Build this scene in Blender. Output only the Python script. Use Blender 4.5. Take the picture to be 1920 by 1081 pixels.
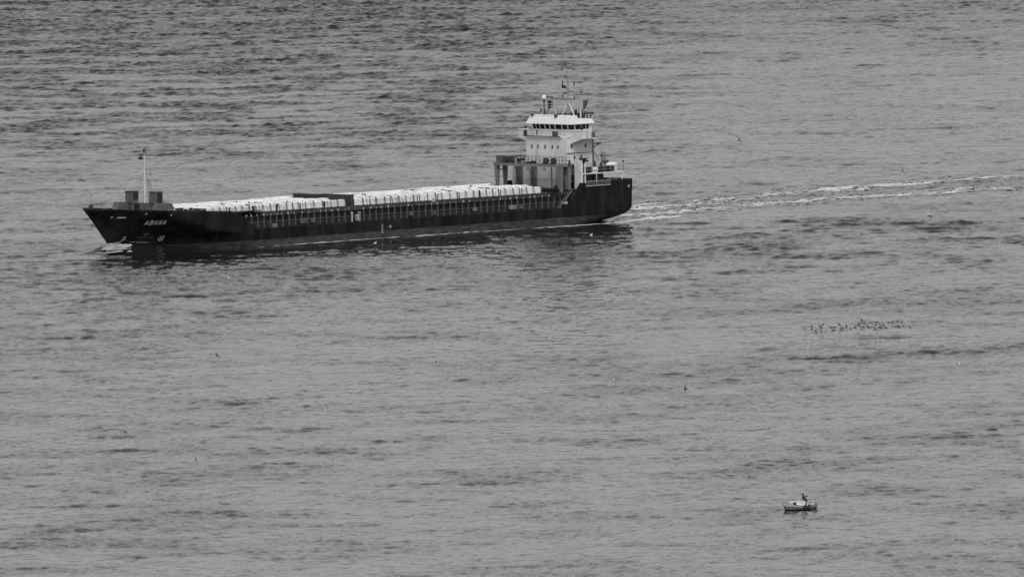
import bpy, bmesh, math, random
import numpy as np
from mathutils import Vector, Matrix

# ------------------------------------------------------------------ camera, sky, sun, exposure
for o in list(bpy.data.objects):
    bpy.data.objects.remove(o, do_unlink=True)
scene = bpy.context.scene
COL = scene.collection
DIST, KPX = 4000.0, 10.9                       # metres to the ship, photo pixels per metre there
FPX = KPX * DIST
CAM_H = 0.0516 * DIST
PITCH = math.atan((540.5 - (430 - 0.0516 * FPX)) / FPX)
ROLL = 0.019
cam_loc = np.array([0.0, -DIST, CAM_H])
c_fw = np.array([0, math.cos(PITCH), -math.sin(PITCH)])
_up = np.array([0, math.sin(PITCH), math.cos(PITCH)])
_rt = np.array([1.0, 0, 0])
c_rt = _rt * math.cos(ROLL) - _up * math.sin(ROLL)
c_up = _up * math.cos(ROLL) + _rt * math.sin(ROLL)
cam_data = bpy.data.cameras.new('camera')
cam = bpy.data.objects.new('camera', cam_data)
COL.objects.link(cam)
cam_data.sensor_width = 36.0
cam_data.lens = FPX / 1920.0 * 36.0
cam_data.clip_start = 50.0
cam_data.clip_end = 90000.0
cam.matrix_world = Matrix(((c_rt[0], c_up[0], -c_fw[0], cam_loc[0]),
                           (c_rt[1], c_up[1], -c_fw[1], cam_loc[1]),
                           (c_rt[2], c_up[2], -c_fw[2], cam_loc[2]), (0, 0, 0, 1)))
scene.camera = cam

SUN_EL, SUN_AZ = math.radians(50), math.radians(173)   # azimuth clockwise from +Y
world = bpy.data.worlds.new('World')
scene.world = world
world.use_nodes = True
wn, wl = world.node_tree.nodes, world.node_tree.links
wn.clear()
sky = wn.new('ShaderNodeTexSky')
sky.sky_type = 'NISHITA'
sky.sun_disc = False
sky.sun_elevation = SUN_EL
sky.sun_rotation = SUN_AZ
sky.air_density = 1.0
sky.dust_density = 3.0
sky.ozone_density = 1.0
bw = wn.new('ShaderNodeRGBToBW')               # a black-and-white photograph
bg = wn.new('ShaderNodeBackground')
bg.inputs['Strength'].default_value = 0.13
wo = wn.new('ShaderNodeOutputWorld')
wl.new(sky.outputs[0], bw.inputs[0])
wl.new(bw.outputs[0], bg.inputs['Color'])
wl.new(bg.outputs[0], wo.inputs['Surface'])
sun_d = bpy.data.lights.new('sun', 'SUN')
sun_d.energy = 0.9
sun_d.angle = math.radians(25)
sun = bpy.data.objects.new('sun', sun_d)
COL.objects.link(sun)
sdir = Vector((math.sin(SUN_AZ) * math.cos(SUN_EL), math.cos(SUN_AZ) * math.cos(SUN_EL), math.sin(SUN_EL)))
sun.rotation_euler = sdir.to_track_quat('Z', 'Y').to_euler()
vs = scene.view_settings
vs.view_transform = 'Standard'
vs.look = 'None'
vs.gamma = 1.0
vs.use_curve_mapping = False
vs.exposure = 0.2

R = random.Random(7)
NR = np.random.default_rng(11)

def unproj(px, py, z=0.0):
    """where the sight line of a photo pixel meets the level z"""
    d = c_fw + c_rt * (px - 960) / FPX - c_up * (py - 540.5) / FPX
    t = (z - cam_loc[2]) / d[2]
    return cam_loc + d * t

# ------------------------------------------------------------------ materials (all grey: black-and-white photograph)
def mat(name, v, rough=0.6, var=0.25, scale=1.2, stretch=(1, 1, 1), metallic=0.0, bump=0.0, dirt=None):
    m = bpy.data.materials.new(name)
    m.use_nodes = True
    n, l = m.node_tree.nodes, m.node_tree.links
    p = n['Principled BSDF']
    p.inputs['Roughness'].default_value = rough
    p.inputs['Metallic'].default_value = metallic
    tc = n.new('ShaderNodeTexCoord')
    mp = n.new('ShaderNodeMapping')
    mp.inputs['Scale'].default_value = stretch
    nz = n.new('ShaderNodeTexNoise')
    nz.inputs['Scale'].default_value = scale
    nz.inputs['Detail'].default_value = 5
    rp = n.new('ShaderNodeValToRGB')
    e = rp.color_ramp.elements
    lo, hi = v * (1 - var), min(1.0, v * (1 + var * 0.6))
    e[0].position, e[1].position = 0.32, 0.68
    e[0].color = (lo, lo, lo, 1)
    e[1].color = (hi, hi, hi, 1)
    l.new(tc.outputs['Object'], mp.inputs['Vector'])
    l.new(mp.outputs[0], nz.inputs['Vector'])
    l.new(nz.outputs['Fac'], rp.inputs['Fac'])
    out = rp.outputs['Color']
    if dirt is not None:                       # vertical run-off stains
        m2 = n.new('ShaderNodeMapping')
        m2.inputs['Scale'].default_value = (2.2, 2.2, 0.12)
        n2 = n.new('ShaderNodeTexNoise')
        n2.inputs['Scale'].default_value = 1.0
        n2.inputs['Detail'].default_value = 6
        r2 = n.new('ShaderNodeValToRGB')
        r2.color_ramp.elements[0].position = 0.56
        r2.color_ramp.elements[1].position = 0.74
        mx = n.new('ShaderNodeMix')
        mx.data_type = 'RGBA'
        mx.inputs['B'].default_value = (dirt, dirt, dirt, 1)
        l.new(tc.outputs['Object'], m2.inputs['Vector'])
        l.new(m2.outputs[0], n2.inputs['Vector'])
        l.new(n2.outputs['Fac'], r2.inputs['Fac'])
        l.new(r2.outputs['Color'], mx.inputs['Factor'])
        l.new(out, mx.inputs['A'])
        out = mx.outputs['Result']
    l.new(out, p.inputs['Base Color'])
    if bump:
        bp = n.new('ShaderNodeBump')
        bp.inputs['Strength'].default_value = bump
        bp.inputs['Distance'].default_value = 0.08
        l.new(nz.outputs['Fac'], bp.inputs['Height'])
        l.new(bp.outputs[0], p.inputs['Normal'])
    return m

M = {
    'white': mat('white_ship_paint', 0.66, 0.55, 0.10, 0.6, dirt=0.42),
    'white_clean': mat('white_roof_paint', 0.74, 0.5, 0.05, 0.8),
    'housegrey': mat('lower_house_paint', 0.52, 0.6, 0.15, 0.6, dirt=0.3),
    'gantry': mat('gantry_paint', 0.17, 0.6, 0.25, 1.0, dirt=0.09),
    'grey': mat('grey_steel_paint', 0.11, 0.6, 0.25, 1.0, dirt=0.07),
    'midgrey': mat('mid_grey_deck_gear_paint', 0.24, 0.6, 0.25, 1.0),
    'lightgrey': mat('light_grey_stay_paint', 0.11, 0.6, 0.35, 0.8),
    'pale': mat('pale_gear_paint', 0.42, 0.6, 0.2, 2.0),
    'dark': mat('dark_steel_paint', 0.045, 0.6, 0.35, 1.2),
    'black': mat('black_paint', 0.014, 0.5, 0.3, 2.0),
    'deck': mat('deck_paint', 0.05, 0.8, 0.4, 0.7),
    'cover': mat('hatch_cover_paint', 0.06, 0.7, 0.4, 0.8, dirt=0.03),
    'glass': mat('bridge_glass', 0.012, 0.12, 0.2, 1.0),
    'letter': mat('white_letter_paint', 0.58, 0.6, 0.15, 3.0),
    'faint': mat('worn_mark_paint', 0.10, 0.7, 0.5, 3.0),
    'strap': mat('lashing_chain', 0.03, 0.5, 0.3, 3.0),
    'wrap': mat('white_package_wrap', 0.86, 0.45, 0.12, 1.6, (0.5, 1.4, 1.4), bump=0.9),
    'wrap_side': mat('package_end_timber', 0.06, 0.8, 0.6, 5.0),
    'boatwhite': mat('white_boat_paint', 0.72, 0.5, 0.2, 2.0, dirt=0.35),
    'boatgrey': mat('grey_boat_deck_and_hull_shade', 0.16, 0.5, 0.2, 2.0),
    'rubber': mat('black_rubber', 0.018, 0.8, 0.2, 4.0),
    'cloth': mat('dark_clothing', 0.022, 0.9, 0.3, 5.0),
    'skin': mat('skin_tone', 0.22, 0.7, 0.1, 5.0),
    'gullwhite': mat('white_plumage', 0.72, 0.8, 0.08, 6.0),
    'gullgrey': mat('grey_wing_plumage', 0.20, 0.8, 0.2, 6.0),
    'plumdark': mat('dark_plumage', 0.028, 0.8, 0.3, 6.0),
}

def hull_material():
    m = bpy.data.materials.new('black_hull_paint_with_boot_top')
    m.use_nodes = True
    n, l = m.node_tree.nodes, m.node_tree.links
    p = n['Principled BSDF']
    p.inputs['Roughness'].default_value = 0.6
    p.inputs['Specular IOR Level'].default_value = 0.2
    tc = n.new('ShaderNodeTexCoord')
    sp = n.new('ShaderNodeSeparateXYZ')
    l.new(tc.outputs['Object'], sp.inputs[0])
    # boot-top limit: z < 1.47 - 0.004 x
    mm = n.new('ShaderNodeMath'); mm.operation = 'MULTIPLY_ADD'
    mm.inputs[1].default_value = 0.004; mm.inputs[2].default_value = -1.47
    l.new(sp.outputs['X'], mm.inputs[0])
    ad = n.new('ShaderNodeMath'); ad.operation = 'ADD'
    l.new(mm.outputs[0], ad.inputs[0]); l.new(sp.outputs['Z'], ad.inputs[1])
    lt = n.new('ShaderNodeMath'); lt.operation = 'LESS_THAN'
    lt.inputs[1].default_value = 0.0
    l.new(ad.outputs[0], lt.inputs[0])
    def noise(stretch, sc, det=6):
        mp = n.new('ShaderNodeMapping'); mp.inputs['Scale'].default_value = stretch
        nz = n.new('ShaderNodeTexNoise'); nz.inputs['Scale'].default_value = sc; nz.inputs['Detail'].default_value = det
        l.new(tc.outputs['Object'], mp.inputs['Vector']); l.new(mp.outputs[0], nz.inputs['Vector'])
        return nz.outputs['Fac']
    def ramp(src, a, b, va, vb):
        r = n.new('ShaderNodeValToRGB'); e = r.color_ramp.elements
        e[0].position, e[1].position = a, b
        e[0].color = (va, va, va, 1); e[1].color = (vb, vb, vb, 1)
        l.new(src, r.inputs['Fac']); return r.outputs['Color']
    black = ramp(noise((0.5, 0.5, 0.10), 1.6), 0.38, 0.70, 0.004, 0.021)
    boot = ramp(noise((0.25, 0.25, 1.2), 2.2), 0.3, 0.7, 0.02, 0.075)
    mx = n.new('ShaderNodeMix'); mx.data_type = 'RGBA'
    l.new(lt.outputs[0], mx.inputs['Factor']); l.new(black, mx.inputs['A']); l.new(boot, mx.inputs['B'])
    l.new(mx.outputs['Result'], p.inputs['Base Color'])
    # welded plates dish slightly between frames
    wv = n.new('ShaderNodeTexWave'); wv.inputs['Scale'].default_value = 0.22; wv.inputs['Distortion'].default_value = 1.5
    l.new(tc.outputs['Object'], wv.inputs['Vector'])
    bp = n.new('ShaderNodeBump'); bp.inputs['Strength'].default_value = 0.15; bp.inputs['Distance'].default_value = 0.05
    l.new(wv.outputs['Fac'], bp.inputs['Height']); l.new(bp.outputs[0], p.inputs['Normal'])
    return m
M['hull'] = hull_material()
def vary(m, lo):
    n, l = m.node_tree.nodes, m.node_tree.links
    p = n['Principled BSDF']; src = p.inputs['Base Color'].links[0].from_socket
    oi = n.new('ShaderNodeObjectInfo'); mr = n.new('ShaderNodeMapRange')
    mr.inputs['To Min'].default_value = lo; mr.inputs['To Max'].default_value = 1.0
    l.new(oi.outputs['Random'], mr.inputs['Value'])
    vm = n.new('ShaderNodeVectorMath'); vm.operation = 'SCALE'
    l.new(src, vm.inputs[0]); l.new(mr.outputs[0], vm.inputs['Scale']); l.new(vm.outputs[0], p.inputs['Base Color'])
vary(M['wrap'], 0.86)

def water_material():
    m = bpy.data.materials.new('sea_water')
    m.use_nodes = True
    n, l = m.node_tree.nodes, m.node_tree.links
    p = n['Principled BSDF']
    p.inputs['Base Color'].default_value = (0.014, 0.014, 0.014, 1)
    p.inputs['IOR'].default_value = 1.333
    tc = n.new('ShaderNodeTexCoord')
    at = n.new('ShaderNodeAttribute'); at.attribute_name = 'gust'
    rr = n.new('ShaderNodeMapRange')                       # unresolved ripples: calm water is a mirror, ruffled water is not
    rr.inputs['From Min'].default_value = 0.0; rr.inputs['From Max'].default_value = 1.4
    rr.inputs['To Min'].default_value = 0.07; rr.inputs['To Max'].default_value = 0.19
    l.new(at.outputs['Fac'], rr.inputs['Value']); l.new(rr.outputs[0], p.inputs['Roughness'])
    geo = n.new('ShaderNodeNewGeometry')
    acc = geo.outputs['Normal']
    # wavelets too small for the mesh: random slopes of three sizes, stronger where the wind ruffles the sea
    for stretch, sc, det, base, gain in (((1.0, 0.45, 1), 0.16, 3, 0.015, 0.11), ((1.0, 0.32, 1), 0.55, 4, 0.03, 0.26), ((1.0, 0.22, 1), 1.9, 3, 0.04, 0.24), ((1.0, 0.6, 1), 0.035, 2, 0.006, 0.02)):
        mp = n.new('ShaderNodeMapping'); mp.inputs['Scale'].default_value = stretch
        mp.inputs['Rotation'].default_value = (0, 0, 0.06 * (1 if sc > 1 else -1))
        nz = n.new('ShaderNodeTexNoise'); nz.inputs['Scale'].default_value = sc; nz.inputs['Detail'].default_value = det; nz.inputs['Roughness'].default_value = 0.6
        l.new(tc.outputs['Object'], mp.inputs['Vector']); l.new(mp.outputs[0], nz.inputs['Vector'])
        sb = n.new('ShaderNodeVectorMath'); sb.operation = 'SUBTRACT'; sb.inputs[1].default_value = (0.5, 0.5, 0.5)
        l.new(nz.outputs['Color'], sb.inputs[0])
        fl = n.new('ShaderNodeVectorMath'); fl.operation = 'MULTIPLY'; fl.inputs[1].default_value = (1, 1, 0)
        l.new(sb.outputs[0], fl.inputs[0])
        am = n.new('ShaderNodeMath'); am.operation = 'MULTIPLY_ADD'; am.inputs[1].default_value = gain; am.inputs[2].default_value = base
        l.new(at.outputs['Fac'], am.inputs[0])
        scv = n.new('ShaderNodeVectorMath'); scv.operation = 'SCALE'
        l.new(fl.outputs[0], scv.inputs[0]); l.new(am.outputs[0], scv.inputs['Scale'])
        ad = n.new('ShaderNodeVectorMath'); ad.operation = 'ADD'
        l.new(acc, ad.inputs[0]); l.new(scv.outputs[0], ad.inputs[1]); acc = ad.outputs[0]
    nm = n.new('ShaderNodeVectorMath'); nm.operation = 'NORMALIZE'
    l.new(acc, nm.inputs[0]); l.new(nm.outputs[0], p.inputs['Normal'])
    return m
M['water'] = water_material()
M['foam'] = mat('sea_foam', 0.66, 0.9, 0.35, 1.5)
M['thinfoam'] = mat('thin_aerated_water', 0.36, 0.6, 0.35, 0.8)

# ------------------------------------------------------------------ mesh helpers
class MB:
    def __init__(s): s.v, s.f, s.mi = [], [], []
    def add(s, vs, fs, mi=0):
        b = len(s.v); s.v += [tuple(v) for v in vs]
        s.f += [tuple(b + i for i in f) for f in fs]; s.mi += [mi] * len(fs)
        return s
    def hexa(s, p, mi=0):                       # 8 corners: bottom 4 ccw, top 4 ccw
        return s.add(p, [(3, 2, 1, 0), (4, 5, 6, 7), (0, 1, 5, 4), (1, 2, 6, 5), (2, 3, 7, 6), (3, 0, 4, 7)], mi)
    def box(s, x0, x1, y0, y1, z0, z1, mi=0):
        return s.hexa([(x0, y0, z0), (x1, y0, z0), (x1, y1, z0), (x0, y1, z0), (x0, y0, z1), (x1, y0, z1), (x1, y1, z1), (x0, y1, z1)], mi)
    def tube(s, a, b, r, r2=None, n=6, mi=0, caps=True):
        a, b = Vector(a), Vector(b); r2 = r if r2 is None else r2
        d = (b - a).normalized()
        u = d.orthogonal().normalized(); w = d.cross(u)
        vs = [a + (u * math.cos(2 * math.pi * i / n) + w * math.sin(2 * math.pi * i / n)) * r for i in range(n)]
        vs += [b + (u * math.cos(2 * math.pi * i / n) + w * math.sin(2 * math.pi * i / n)) * r2 for i in range(n)]
        fs = [(i, (i + 1) % n, n + (i + 1) % n, n + i) for i in range(n)]
        if caps: fs += [tuple(range(n - 1, -1, -1)), tuple(range(n, 2 * n))]
        return s.add(vs, fs, mi)
    def path(s, pts, r, n=5, mi=0):
        for a, b in zip(pts, pts[1:]): s.tube(a, b, r, n=n, mi=mi)
        return s
    def prism(s, poly, axis, a, b, mi=0):       # poly of 2-D points in the other two axes
        n = len(poly)
        def P(q, t):
            return (t, q[0], q[1]) if axis == 0 else ((q[0], t, q[1]) if axis == 1 else (q[0], q[1], t))
        vs = [P(q, a) for q in poly] + [P(q, b) for q in poly]
        fs = [(i, (i + 1) % n, n + (i + 1) % n, n + i) for i in range(n)] + [tuple(range(n - 1, -1, -1)), tuple(range(n, 2 * n))]
        return s.add(vs, fs, mi)
    def ball(s, c, r, nu=10, nv=6, sc=(1, 1, 1), mi=0):
        vs = [(c[0], c[1], c[2] - r * sc[2])]
        for j in range(1, nv):
            t = -math.pi / 2 + math.pi * j / nv
            for i in range(nu):
                a = 2 * math.pi * i / nu
                vs.append((c[0] + r * sc[0] * math.cos(t) * math.cos(a), c[1] + r * sc[1] * math.cos(t) * math.sin(a), c[2] + r * sc[2] * math.sin(t)))
        vs.append((c[0], c[1], c[2] + r * sc[2]))
        fs = [(0, 1 + (i + 1) % nu, 1 + i) for i in range(nu)]
        for j in range(nv - 2):
            for i in range(nu):
                q = 1 + j * nu
                fs.append((q + i, q + (i + 1) % nu, q + nu + (i + 1) % nu, q + nu + i))
        t = len(vs) - 1; q = 1 + (nv - 2) * nu
        fs += [(q + i, q + (i + 1) % nu, t) for i in range(nu)]
        return s.add(vs, fs, mi)
    def mesh(s, name, mats, smooth=False):
        me = bpy.data.meshes.new(name)
        me.from_pydata(s.v, [], s.f)
        for m in (mats if isinstance(mats, (list, tuple)) else [mats]):
            me.materials.append(M[m] if isinstance(m, str) else m)
        me.polygons.foreach_set('material_index', s.mi)
        if smooth: me.polygons.foreach_set('use_smooth', [True] * len(s.f))
        bm = bmesh.new(); bm.from_mesh(me)
        bmesh.ops.recalc_face_normals(bm, faces=bm.faces)
        bm.to_mesh(me); bm.free()
        me.update()
        return me
    def build(s, name, mats, parent=None, smooth=False):
        return link(name, s.mesh(name, mats, smooth), parent)

def link(name, me, parent=None):
    o = bpy.data.objects.new(name, me)
    COL.objects.link(o)
    if parent is not None: o.parent = parent
    return o
def tag(o, label=None, cat=None, group=None, kind=None):
    if label: o['label'] = label
    if cat: o['category'] = cat
    if group: o['group'] = group
    if kind: o['kind'] = kind
    return o

# ------------------------------------------------------------------ the ship's place and hull form
YAW = math.radians(43.5)
SHIP_O = np.array([14.695, 27.598, 0.0])
s_fw = np.array([-math.cos(YAW), -math.sin(YAW)])
s_pt = np.array([math.sin(YAW), -math.cos(YAW)])
def to_ship(x, y):
    dx, dy = x - SHIP_O[0], y - SHIP_O[1]
    return dx * s_fw[0] + dy * s_fw[1], dx * s_pt[0] + dy * s_pt[1]
def from_ship(X, Y):
    return SHIP_O[0] + s_fw[0] * X + s_pt[0] * Y, SHIP_O[1] + s_fw[1] * X + s_pt[1] * Y
SHIP_M = Matrix.Translation((SHIP_O[0], SHIP_O[1], 0)) @ Matrix.Rotation(math.pi + YAW, 4, 'Z')

BH = 9.3
def stem_x(z): return 113.6 + 0.857 * z
def half_b(X, z):
    """half breadth of the hull at station X and height z"""
    if X > 60:
        xf = float(np.interp(z, (-2, 0, 2.4, 3.06, 4.2, 5.4, 6.8, 8), (80, 82, 89.5, 97, 101.5, 105, 108, 110)))
        xs = stem_x(z)
        if X <= xf: return BH
        u = (X - xf) / (xs - xf)
        p = float(np.interp(z, (0, 7), (1.9, 1.6)))
        return max(0.0, BH * (1 - min(1.0, u) ** p))
    if X < 16:
        q = (16 - X) / 16.0
        top = BH - 0.6 * q * q
        zb = 0.05 - 3.2 * (1 - q)
        zt = 4.2
        if z >= zt: return top
        w = min(1.0, (zt - z) / (zt - zb))
        k = min(1.0, q * 1.6)
        return top * (1 - k * w ** 5) if zb < z else top * (1 - k)
    return BH

# ------------------------------------------------------------------ the sea
def spectrum_field(nx, ny, dx, dy, peak, wind, spread, seed, power=3.4, kmax=None):
    rng = np.random.default_rng(seed)
    kx = np.fft.fftfreq(nx, dx) * 2 * np.pi
    ky = np.fft.fftfreq(ny, dy) * 2 * np.pi
    KX, KY = np.meshgrid(kx, ky)
    k = np.hypot(KX, KY); k[0, 0] = 1
    kp = 2 * np.pi / peak
    S = np.exp(-1.25 * (kp / k) ** 2) / k ** power
    th = np.arctan2(KY, KX) - wind
    S *= (np.abs(np.cos(th)) ** spread + 0.04)
    if kmax: S *= np.exp(-(k / kmax) ** 4)
    S[0, 0] = 0
    a = np.sqrt(S) * (rng.normal(size=S.shape) + 1j * rng.normal(size=S.shape))
    return a
def to_field(a, dx, dy, slope_rms):
    h = np.fft.ifft2(a).real
    gy, gx = np.gradient(h, dy, dx)
    return h * (slope_rms / math.sqrt((gx ** 2).mean() + (gy ** 2).mean()))
FX, FY, FDX, FDY = 1024, 2048, 0.30, 1.0
FX0, FY0 = -0.5 * FX * FDX, -980.0
swell = to_field(spectrum_field(FX, FY, FDX, FDY, 16.0, math.radians(82), 16.0, 3, 3.0, 2 * math.pi / 4.5) + spectrum_field(FX, FY, FDX, FDY, 12.0, math.radians(103), 12.0, 13, 3.0, 2 * math.pi / 4) * 0.8, FDX, FDY, 1.0)
chop = to_field(spectrum_field(FX, FY, FDX, FDY, 4.5, math.radians(82), 4.0, 4, 2.5, 2 * math.pi / 1.9), FDX, FDY, 1.0)
ripple = to_field(spectrum_field(FX, FY, FDX, FDY, 2.6, math.radians(40), 0.3, 5, 2.6), FDX, FDY, 1.0)
cross = to_field(spectrum_field(FX, FY, FDX, FDY, 7.0, math.radians(27), 10.0, 6, 2.8, 2 * math.pi / 1.6) + spectrum_field(FX, FY, FDX, FDY, 6.0, math.radians(150), 10.0, 16, 2.8, 2 * math.pi / 1.6), FDX, FDY, 1.0)
def patches(seed, peak):
    a = spectrum_field(FX, FY, FDX, FDY, peak, 0, 0, seed, 4.0)
    h = np.fft.ifft2(a).real
    return h / h.std()
patch_a = patches(21, 120.0)
patch_b = patches(22, 45.0)
patch_c = patches(23, 20.0)
def sample(A, x, y):
    fx = np.mod((x - FX0) / FDX, FX); fy = np.mod((y - FY0) / FDY, FY)
    i0 = np.floor(fx).astype(int); j0 = np.floor(fy).astype(int)
    u, v = fx - i0, fy - j0
    i0 %= FX; j0 %= FY
    i1, j1 = (i0 + 1) % FX, (j0 + 1) % FY
    return A[j0, i0] * (1 - u) * (1 - v) + A[j0, i1] * u * (1 - v) + A[j1, i0] * (1 - u) * v + A[j1, i1] * u * v
def sstep(a, b, x):
    t = np.clip((x - a) / (b - a), 0, 1); return t * t * (3 - 2 * t)
HBX = np.linspace(-2, 125, 255)
HB0 = np.array([half_b(min(X, 60 if 16 < X < 60 else X), 0.6) if X > -0.5 else 4.0 for X in HBX])
def sea_height(x, y, with_gust=False):
    x = np.asarray(x, float); y = np.asarray(y, float)
    pa, pb = sample(patch_a, x, y), sample(patch_b, x, y)
    X, Y = to_ship(x, y)
    pc = sample(patch_c, x, y)
    g = 0.55 * pa + 0.55 * pb + 0.45 * pc                 # gusts: where the wind ruffles the surface
    gust = np.clip(0.46 + 0.30 * g, 0.20, 1.4)
    gust = gust * (1 - 0.3 * sstep(20, 70, x) * sstep(-80, 120, y))     # calmer water far right
    # rougher water far off to the left
    gust = gust + (0.75 + 0.45 * np.clip(pb + pc, -1, 1.5)) * sstep(170, 420, y) * sstep(50, -15, x)
    # longer waves: the ship's own train spreading on the near side, and a run of swell under the bow
    band = sstep(30, -15, y) * sstep(-240, -50, y) * sstep(-5, 35, x) * np.clip(0.9 + 0.3 * pb, .4, 1.5)
    left = sstep(5, -60, y) * sstep(-360, -140, y) * sstep(10, -40, x)
    low = sstep(-300, -480, y) * sstep(30, -20, x) * np.clip(.4 + .5 * pb, 0, 1.2)
    gust = gust + 0.7 * sstep(520, 900, y)
    # water sheltered by the hull on the near side lies calmer
    lee = np.exp(-(np.maximum(0, Y - 9) / 30.0) ** 2) * sstep(55, 80, X) * sstep(140, 118, X) * (Y > 0)
    wk = sstep(4, -12, X) * np.exp(-((Y + 6 + 0.11 * np.maximum(0, -X)) / (9 + 0.09 * np.maximum(0, -X))) ** 2) * sstep(-330, -60, X)
    gust = gust * (1 - 0.92 * lee) + 0.55 * wk
    swl = np.clip(0.42 + 0.30 * pb, 0.15, 1.2) + 1.0 * band + 0.9 * left + 0.1 * low + .25 * np.clip(gust - .4, 0, 1)
    h = sample(swell, x, y) * 0.047 * swl * (1 - 0.72 * lee)
    h = h + sample(chop, x, y) * 0.088 * (0.75 * gust + 0.30 * band + 0.25 * left)
    h = h + sample(cross, x, y) * 0.085 * (0.35 + 0.7 * gust + 0.5 * band + 0.5 * left) * (1 - 0.8 * lee)
    h = h + sample(ripple, x, y) * (0.010 * (1 - lee) + 0.042 * np.clip(gust, 0.0, 1.3))
    # smoother, dragged water in the wake and close along the side
    # bow wave hugging the hull
    A = np.interp(X, (70, 82, 90, 96, 100, 104, 109, 113, 115.2, 117.5, 120), (0, -0.12, -0.28, -0.10, 0.25, 0.7, 1.35, 1.8, 1.2, .3, 0))
    hb = np.interp(X, HBX, HB0)
    dd = np.maximum(0, np.abs(Y) - hb)
    h = h + A * np.exp(-(dd / 4.2) ** 2)
    aft = np.maximum(0, 113 - X)
    for off, amp, wd in ((1.5, 0.34, 2.6), (13.0, 0.22, 3.2), (25.0, 0.16, 3.6)):
        xi = np.abs(Y) - hb * 0 - (off + 0.34 * aft)
        h = h + amp * np.exp(-(xi / wd) ** 2) * np.exp(-aft / 70.0) * (X < 113) * sstep(-1, 4, dd)
    edge = sstep(1500, 1000, np.abs(y)) * sstep(300, 160, np.abs(x))
    if with_gust: return h * edge, gust + 0.35 * band + 0.3 * left
    return h * edge

def build_sea():
    rows = np.concatenate(([-60000, -25000, -9000, -5000, -2500, -1600, -1200], np.arange(-945, 1010, 1.06), [1100, 1300, 1700, 2600, 5000, 9000, 25000, 70000]))
    cu = np.linspace(-1, 1, 545)
    outer = np.array([1.15, 1.5, 2.5, 6, 20, 80, 300])
    cols = np.concatenate((-outer[::-1], cu, outer))
    half = 122.0
    scale = np.clip((rows + 4000) / 4000, 0.7, 1.35) * (half * 0.8)
    Xg = cols[None, :] * scale[:, None]
    Yg = np.repeat(rows[:, None], len(cols), 1)
    Zg, Gg = sea_height(Xg, Yg, True)
    nr, nc = Xg.shape
    co = np.stack((Xg, Yg, Zg), -1).reshape(-1, 3).astype(np.float32)
    j, i = np.meshgrid(np.arange(nr - 1), np.arange(nc - 1), indexing='ij')
    q = np.stack((j * nc + i, j * nc + i + 1, (j + 1) * nc + i + 1, (j + 1) * nc + i), -1).reshape(-1).astype(np.int32)
    me = bpy.data.meshes.new('sea')
    me.vertices.add(nr * nc); me.vertices.foreach_set('co', co.ravel())
    nf = len(q) // 4
    me.loops.add(len(q)); me.loops.foreach_set('vertex_index', q)
    me.polygons.add(nf)
    me.polygons.foreach_set('loop_start', np.arange(0, len(q), 4, dtype=np.int32))
    me.polygons.foreach_set('use_smooth', np.ones(nf, bool))
    me.materials.append(M['water'])
    me.update(calc_edges=True)
    ga = me.attributes.new('gust', 'FLOAT', 'POINT'); ga.data.foreach_set('value', Gg.ravel().astype(np.float32))
    o = link('sea', me)
    tag(o, 'grey rippled open sea water with darker wave streaks', 'water', kind='structure')
build_sea()

# ------------------------------------------------------------------ the cargo ship
ship = bpy.data.objects.new('cargo_ship', None)
COL.objects.link(ship)
ship.matrix_world = SHIP_M
tag(ship, 'long black cargo ship with white aft bridge and deck cargo, steaming left', 'cargo ship')

def z_top(X):
    return float(np.interp(X, (-1, 4.9, 4.95, 11.0, 11.05, 12.35, 15.8, 89.6, 93.3, 95, 105, 120.3), (7.36, 7.36, 6.5, 6.5, 7.2, 7.2, 3.14, 3.14, 5.7, 6.34, 6.9, 7.72)))
def build_hull():
    xs = sorted(set([-0.5, 0.3, 1.2, 2.5, 3.7, 4.9, 4.95, 6.5, 8, 9.5, 11.0, 11.05, 11.7, 12.35, 13.2, 14.1, 15, 15.8, 18] + list(range(22, 78, 4)) + [80]))
    sg = [(x, None) for x in xs]
    tops = [82, 84, 86, 88, 89.6, 90.5, 91.5, 92.4, 93.3, 94.2, 95] + [96 + i * 1.0 for i in range(20)] + [116, 117, 117.8, 118.5, 119.1, 119.6, 120.0, 120.2]
    sg += [(x, (x - 80) / 40.2) for x in tops]
    NV = 26
    m = MB()
    ring = []
    for Xt, s in sg:
        zt = z_top(Xt); row = []
        for j in range(NV):
            v = j / (NV - 1)
            z = -1.8 + (zt + 1.8) * v
            X = Xt if s is None else 80 + (stem_x(z) - 80) * s
            if Xt < 2: X = Xt - 0.06 * max(0, z - 3) + 0.25 * max(0, 2.5 - z) * (2 - Xt) / 2.5
            b = half_b(X, z)
            if s == 1.0: b = 0.0
            row.append((X, b, z))
        ring.append(row)
    for sd in (1, -1):
        vs = [(p[0], p[1] * sd, p[2]) for r_ in ring for p in r_]
        fs = []
        for a in range(len(ring) - 1):
            for j in range(NV - 1):
                fs.append((a * NV + j, a * NV + j + 1, (a + 1) * NV + j + 1, (a + 1) * NV + j))
        m.add(vs, fs)
    r0 = ring[0]
    vs = [(p[0], p[1], p[2]) for p in r0] + [(p[0], -p[1], p[2]) for p in r0]
    m.add(vs, [(j, j + 1, NV + j + 1, NV + j) for j in range(NV - 1)])
    me = m.mesh('hull', 'hull', True)
    bm = bmesh.new(); bm.from_mesh(me)
    bmesh.ops.remove_doubles(bm, verts=bm.verts, dist=0.004)
    bmesh.ops.recalc_face_normals(bm, faces=bm.faces)
    for e in bm.edges:
        if len(e.link_faces) == 2 and e.calc_face_angle(0) > 0.6: e.smooth = False
    bm.to_mesh(me); bm.free()
    o = link('hull', me, ship)
    sol = o.modifiers.new('plate', 'SOLIDIFY'); sol.thickness = 0.12; sol.offset = -1
    return o
hull = build_hull()
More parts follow.
